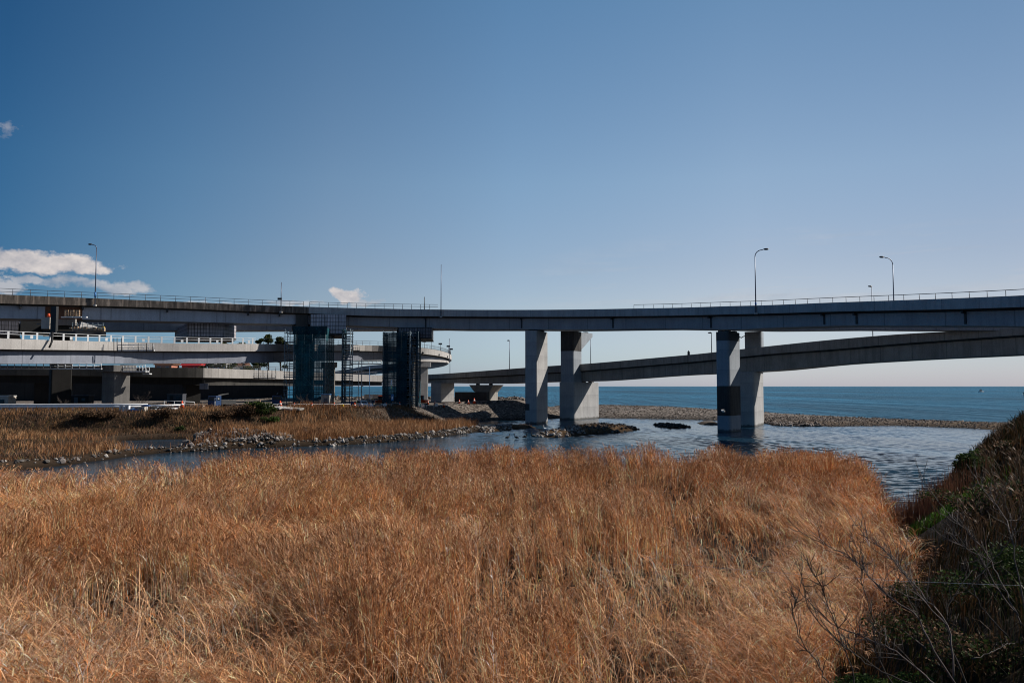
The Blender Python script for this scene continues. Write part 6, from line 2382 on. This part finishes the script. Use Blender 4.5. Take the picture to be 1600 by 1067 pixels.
b = on_ground(1500, 15.0)
root = thing('bare_shrub', 'leafless pale grey shrub with long branches leaning left over the reeds', 'shrub', b)
MB().tube([b - Vector((0, 0, 0.3)), b + Vector((0.0, 0, 0.35)), at(1495, 1072, 15.0)], [0.07, 0.055, 0.04], 7).build('trunk', M['bark'], root)
branchy(root, px_branch([(1495, 1072), (1452, 1003), (1432, 962), (1396, 937), (1370, 913), (1342, 880), (1311, 861), (1280, 846), (1232, 822)], 15.0, 17.5), 0.032, 1, 12)
branchy(root, px_branch([(1396, 937), (1362, 902), (1334, 872), (1330, 840), (1337, 810)], 15.8, 17.2), 0.02, 2, 7, 0.6)
branchy(root, px_branch([(1490, 1065), (1480, 975), (1442, 930), (1413, 893), (1392, 868), (1352, 838), (1318, 790)], 15.0, 18.5), 0.03, 3, 12)
branchy(root, px_branch([(1470, 1080), (1440, 1050), (1400, 1018), (1352, 996), (1300, 973), (1255, 930), (1235, 905)], 14.5, 16.5), 0.03, 4, 12)
branchy(root, px_branch([(1480, 975), (1440, 935), (1400, 880), (1365, 845), (1340, 832)], 15.3, 17.0), 0.02, 12, 8)
branchy(root, px_branch([(1340, 1080), (1322, 1020), (1300, 960), (1282, 915), (1262, 880)], 13.4, 14.6), 0.016, 14, 12, 0.7, 'bark_dark')
branchy(root, px_branch([(1300, 1085), (1280, 1040), (1252, 1000), (1240, 960), (1246, 930)], 12.8, 13.6), 0.016, 15, 12, 0.6, 'bark_dark')
branchy(root, px_branch([(1400, 1080), (1370, 1020), (1362, 960), (1345, 905), (1352, 870)], 14.4, 16.0), 0.018, 16, 12, 0.7, 'bark_dark')
branchy(root, px_branch([(1460, 1080), (1380, 1050), (1320, 1010), (1270, 960), (1255, 915), (1250, 890)], 13.6, 15.5), 0.022, 13, 11, 0.8, 'bark_dark')
b = on_ground(1620, 18.0)
root = thing('bare_shrub', 'leafless shrub at the right edge with branches rising to the upper left', 'shrub', b)
MB().tube([b - Vector((0, 0, 0.3)), b + Vector((0, 0, 0.3)), at(1606, 985, 17.5)], [0.07, 0.05, 0.035], 7).build('trunk', M['bark_dark'], root)
branchy(root, px_branch([(1606, 985), (1562, 922), (1531, 872), (1505, 853), (1480, 842), (1452, 825)], 17.5, 19.5), 0.026, 5, 10)
branchy(root, px_branch([(1590, 960), (1562, 905), (1540, 862), (1500, 820), (1478, 798), (1452, 765), (1434, 742)], 17.5, 21), 0.024, 6, 10)
branchy(root, px_branch([(1606, 985), (1583, 853), (1570, 808), (1548, 780), (1533, 760), (1510, 725)], 17.5, 21), 0.026, 7, 11)
branchy(root, px_branch([(1580, 1000), (1540, 955), (1520, 915), (1545, 880), (1575, 850), (1600, 790)], 17.0, 18.6), 0.026, 8, 10, 0.9, 'bark_dark')
branchy(root, px_branch([(1520, 1030), (1550, 1018), (1570, 1008), (1584, 1003)], 16.0, 16.4), 0.02, 9, 3, 0.3)
branchy(root, px_branch([(1515, 1075), (1490, 1020), (1478, 970), (1490, 930), (1520, 890)], 15.6, 16.8), 0.03, 10, 9, 0.8, 'bark_dark')
m = MB()
m.tube([at(1040, 880, 26), at(1250, 897, 24), at(1420, 908, 21.5), at(1640, 916, 19)], 0.0045, 5)
tag(m.build('wire', M['rail_white'], None), 'thin wire stretched from the reeds across the right bank', 'wire')
# small leafless shrubs on the works bank
for i, (u, Y, h, lab) in enumerate(((102, 139.5, 2.2, 'small leafless shrub behind the guardrail, in front of the dark shade'), (221, 140, 3.2, 'slender leafless shrub right of the grey ramp pier'), (478, 147.5, 2.6, 'tangled leafless shrub at the foot of the netted scaffold'))):
    b = on_ground(u, Y)
    root = thing('bare_shrub', lab, 'shrub', b)
    MB().tube([b - Vector((0, 0, 0.2)), b + Vector((0, 0, h * 0.3))], [0.07, 0.05], 6).build('trunk', M['bark'], root)
    rg = random.Random(90 + i)
    for k in range(5):
        a = rg.uniform(0, 6.28)
        e = b + Vector((math.cos(a) * h * 0.6, math.sin(a) * h * 0.3, h * rg.uniform(0.6, 1.0)))
        branchy(root, [b + Vector((0, 0, h * 0.25)), b.lerp(e, 0.5) + Vector((0, 0, h * 0.12)), e], 0.04, 100 + i * 9 + k, 7, h * 0.4, 'bark', 0.012)

# driftwood in the reeds and on the beach
for (u, v, Y, du, lab) in ((432, 753, 55, 20, 'pale driftwood branch caught on top of the reeds'), (1500, 657, 168, 12, 'pale driftwood log on the gravel beach')):
    c = at(u, v, Y)
    m = MB()
    L = du / F * Y
    zz = c.z if Y < 100 else gz(c.x, c.y) + 0.12
    c = Vector((c.x, c.y, zz))
    m.tube([c + Vector((-L / 2, 0, -0.08)), c + Vector((-L * 0.1, 0.1, 0.04)), c + Vector((L * 0.3, 0, 0.08)), c + Vector((L / 2, 0.1, 0.16))], [0.02, 0.045, 0.04, 0.025] if Y < 100 else [0.1, 0.16, 0.15, 0.08], 6)
    m.tube([c + Vector((L * 0.3, 0, 0.08)), c + Vector((L * 0.42, 0.1, 0.34))], [0.03, 0.015] if Y < 100 else [0.1, 0.05], 5)
    tag(m.build('driftwood', M['tarp_white'] if Y < 100 else M['timber'], None), lab, 'driftwood')


# ------------------------------------------------------------------ stones
def stone_variants(n=10):
    out = []
    for k in range(n):
        bm = bmesh.new()
        bmesh.ops.create_icosphere(bm, subdivisions=1, radius=1)
        rg = random.Random(300 + k)
        pl = [(Vector((rg.gauss(0, 1), rg.gauss(0, 1), rg.gauss(0, 1))).normalized(), rg.uniform(0.5, 0.85)) for _ in range(7)]
        for v in bm.verts:
            v.co *= rg.uniform(0.85, 1.15)
            for nrm, d in pl:
                e = v.co.dot(nrm) - d
                if e > 0:
                    v.co -= nrm * e
        bm.verts.ensure_lookup_table()
        V = np.array([v.co[:] for v in bm.verts])
        Fc = np.array([[v.index for v in f.verts] for f in bm.faces])
        bm.free()
        out.append((V, Fc))
    return out


STONES = stone_variants()


def stones(name, label, x, y, size, pal, sink=0.25, cat='stones', lift=0.0):
    n = len(x)
    z = ground_z(x, y)
    vs, fs, cs, b = [], [], [], 0
    pal = np.array(pal)
    for i in range(n):
        V, Fc = STONES[i % len(STONES)]
        s = size[i] * RNG.uniform(0.7, 1.3, 3) * np.array([1, 1, 0.75])
        a = RNG.uniform(0, 6.28)
        Q = V * s
        Q = np.stack([Q[:, 0] * math.cos(a) - Q[:, 1] * math.sin(a), Q[:, 0] * math.sin(a) + Q[:, 1] * math.cos(a), Q[:, 2]], 1)
        vs.append(Q + np.array([x[i], y[i], z[i] + size[i] * (0.5 - sink) + lift]))
        fs.append(Fc + b)
        b += len(V)
        cs.append(np.tile(pal[RNG.integers(0, len(pal))] * RNG.uniform(0.7, 1.3), (len(V), 1)))
    o = np_mesh(name, np.concatenate(vs), np.concatenate(fs), M['stone'], np.concatenate(cs), nper=3)
    return tag(o, label, cat, kind='stuff')


PALE = [(0.25, 0.22, 0.2), (0.15, 0.13, 0.12), (0.33, 0.3, 0.27), (0.09, 0.08, 0.073)]
DARKS = [(0.06, 0.052, 0.046), (0.1, 0.09, 0.08), (0.17, 0.15, 0.135), (0.04, 0.036, 0.033)]
GRAV = [(0.10, 0.078, 0.064), (0.15, 0.12, 0.1), (0.05, 0.041, 0.035), (0.22, 0.185, 0.16)]
# water line of the spit
px, py, ps_ = [], [], []
line = [wl(-60, 736), wl(0, 733.5), wl(60, 728.5), wl(130, 721.5), wl(200, 711), wl(260, 705), wl(330, 701.5), wl(420, 697.5), wl(520, 694.5), wl(600, 689.5), wl(680, 681.5), wl(735, 675)]
for i in range(len(line) - 1):
    L = math.hypot(line[i + 1][0] - line[i][0], line[i + 1][1] - line[i][1])
    for k in range(int(L * (16 if i > 4 else 5))):
        t = random.random()
        off = random.uniform(-2.6, 0.9)
        px.append(line[i][0] + (line[i + 1][0] - line[i][0]) * t + random.gauss(0, 0.3))
        py.append(line[i][1] + (line[i + 1][1] - line[i][1]) * t + off)
        ps_.append(random.choice((0.12, 0.16, 0.2, 0.3)))
hx, hy = wl(358, 697)
hy += 2.0
for k in range(1500):
    a, r = random.uniform(0, 6.28), math.sqrt(random.random())
    px.append(hx + 8.0 * r * math.cos(a))
    py.append(hy + 6.0 * r * math.sin(a))
    ps_.append(random.choice((0.14, 0.2, 0.26, 0.34)))
stones('shore_stones', 'broken grey stones along the waterline of the spit', np.array(px), np.array(py), np.array(ps_) * np.random.default_rng(4).choice([0.5, 0.8, 1.0, 1.4], len(px)), PALE + DARKS)
# low stone bars
x1_, y1_ = scatter(9000, -12, 0, 120, 180, BAR1, 0, 1.5)
x2_, y2_ = scatter(9000, 2, 12, 120, 180, BAR2, 0, 1.5)
k2 = RNG.random(len(x2_)) < 0.7
x = np.concatenate([x1_[:260], x2_[k2][:300]])
y = np.concatenate([y1_[:260], y2_[k2][:300]])
stones('bar_stones', 'pale stones of the low bars in front of the piers', x, y, RNG.uniform(0.16, 0.36, len(x)), PALE)
x, y = scatter(6000, 2, 45, 120, 190, BAR2, 0, 1.5)
x3, y3 = scatter(6000, 10, 60, 120, 190, BAR3, 0, 1.5)
x4, y4 = scatter(6000, 20, 60, 120, 200, BAR4, 0, 1.5)
xx = np.concatenate([x[x > 13][:180], x3[:150]])
yy = np.concatenate([y[x > 13][:180], y3[:150]])
stones('dark_stones', 'wet black stones at the tip of the bar and on the islet', xx, yy, RNG.uniform(0.16, 0.36, len(xx)), DARKS[:2] + [(0.03, 0.026, 0.024)])
# stone revetment of the works point
x, y = scatter(30000, -30, 12, 160, 232, None, 0, 1.5)
sd = sdist(x, y, PLATEAU)
k = (sd < 0.3) & (sd > -9.5)
x, y = x[k][:3200], y[k][:3200]
stones('revetment_stones', 'rough stone facing on the slope of the works point', x, y, RNG.uniform(0.09, 0.2, len(x)), GRAV + DARKS[1:3], 0.65)
# rock sea wall behind
x, y = scatter(30000, -60, 10, 220, 275, None, 0, 1.3)
sd = sdist(x, y, PLATEAU)
k = (sd < 10) & (sd > 1) & (y > 215)
x, y = x[k][:900], y[k][:900]
stones('seawall_rocks', 'dark and pale rocks of the sea wall behind the works point', x, y, RNG.uniform(0.35, 0.8, len(x)), DARKS + PALE[:2], 0.3)
# gravel beach
x, y = scatter(60000, 0, 140, 150, 275, BEACH, 0, 1.2)
k = RNG.random(len(x)) < np.clip(0.3 + 0.5 * (y < 185), 0, 1)
x, y = x[k][:6500], y[k][:6500]
stones('beach_stones', 'coarse cobbles of the gravel beach between river and sea', x, y, RNG.uniform(0.1, 0.3, len(x)), GRAV, 0.5)
x, y = scatter(9000, 40, 100, 150, 185, BEACH, 0, 1.3)
d = seg_dist(x, y, BEACH)
k = (d < 2.5) & (y < 172) & (x < 62)
x, y = x[k][:220], y[k][:220]
stones('beach_boulders', 'larger grey boulders at the river edge of the beach right of the pale pier', x, y, RNG.uniform(0.3, 0.6, len(x)), PALE[:2] + GRAV[:2], 0.3)

# single boulders
for i, (u, Y, s, pal, lab) in enumerate(((478, 121.5, 0.95, 0.05, 'big dark boulder on the spit above the waterline stones'), (502, 119.5, 0.8, 0.06, 'dark boulder on the spit, right of the biggest one'), (294, 112.5, 0.75, 0.16, 'grey rounded boulder left of the stone heap'),
                                         (348, 119, 0.8, 0.1, 'brown grey boulder behind the stone heap'), (1416, 42.5, 0.28, 0.05, 'wet dark stone in the narrow channel by the green patch'), (1413, 40.0, 0.24, 0.06, 'smaller wet stone in the narrow channel, nearer than the first'),
                                         (1583, 88, 0.75, 0.06, 'dark rock on the crest of the right bank'), (1594, 84, 0.9, 0.08, 'weathered grey rock on the crest at the right edge'))):
    p = on_ground(u, Y)
    V, Fc = STONES[i % len(STONES)]
    o = np_mesh('boulder', V * np.array([s * 1.15, s, s * 0.7]), Fc, M['stone'], np.tile(np.array([pal, pal * 0.9, pal * 0.82]), (len(V), 1)), nper=3)
    o.location = (p.x, p.y, max(p.z, 0) + s * 0.2)
    tag(o, lab, 'boulder')


# ------------------------------------------------------------------ trees behind the loop ramp
def tree(label, u, Y, vtop, w, n, size, pal, seed, zb=3.0):
    x = (u - 800) / F * Y
    zt = at(u, vtop, Y).z
    root = thing('pine_tree', label, 'tree', (x, Y, zb), 'trees behind the loop ramp')
    rg = random.Random(seed)
    h = zt - zb
    m = MB()
    m.tube([(0, 0, -0.5), (0.2, 0, h * 0.4), (-0.1, 0.1, h * 0.75), (0, 0, h * 0.93)], [0.38, 0.3, 0.2, 0.06], 8)
    m.build('trunk', M['bark_dark'], None).parent = root
    cs, rs = [], []
    lm = MB()
    for k in range(15):
        a = rg.uniform(0, 6.28)
        q = rg.uniform(0.5, 0.97)
        rr = w * (1.12 - q) * rg.uniform(0.6, 1.3)
        c = (math.cos(a) * rr, math.sin(a) * rr, h * q)
        cs.append(c)
        k_ = rg.uniform(0.5, 1.0)
        rs.append([w * 0.36 * k_, w * 0.36 * k_, w * 0.2 * k_])
        lm.tube([(0, 0, h * (q - 0.12)), (c[0] * 0.6, c[1] * 0.6, h * q - 0.3), c], [0.1, 0.07, 0.03], 5)
    lm.build('limb', M['bark_dark'], None).parent = root
    v, f, c = leaf_cloud(cs, rs, n, size, pal, seed)
    np_mesh('crown', v, f, M['leaf'], c, root)


PINE = [(0.03, 0.045, 0.014), (0.055, 0.07, 0.02), (0.09, 0.09, 0.028)]
for i, (u, Y, vt, w, lab) in enumerate(((419, 284, 519, 5.0, 'dark pine whose ragged crown stands highest above the loop ramp'), (438, 288, 523, 4.3, 'dark pine right of the highest crown, beside the scaffold'), (406, 292, 526.5, 4.0, 'lower dark tree left of the highest pine'),
                                        (380, 296, 530.5, 4.6, 'dark tree top just showing over the railing left of the pines'), (352, 298, 532, 4.8, 'dim tree top behind the loop ramp railing below the panelled box'), (326, 300, 533, 4.6, 'leftmost dim tree top behind the loop ramp railing'))):
    tree(lab, u, Y, vt, w, 3800, 0.24, PINE, 500 + i)
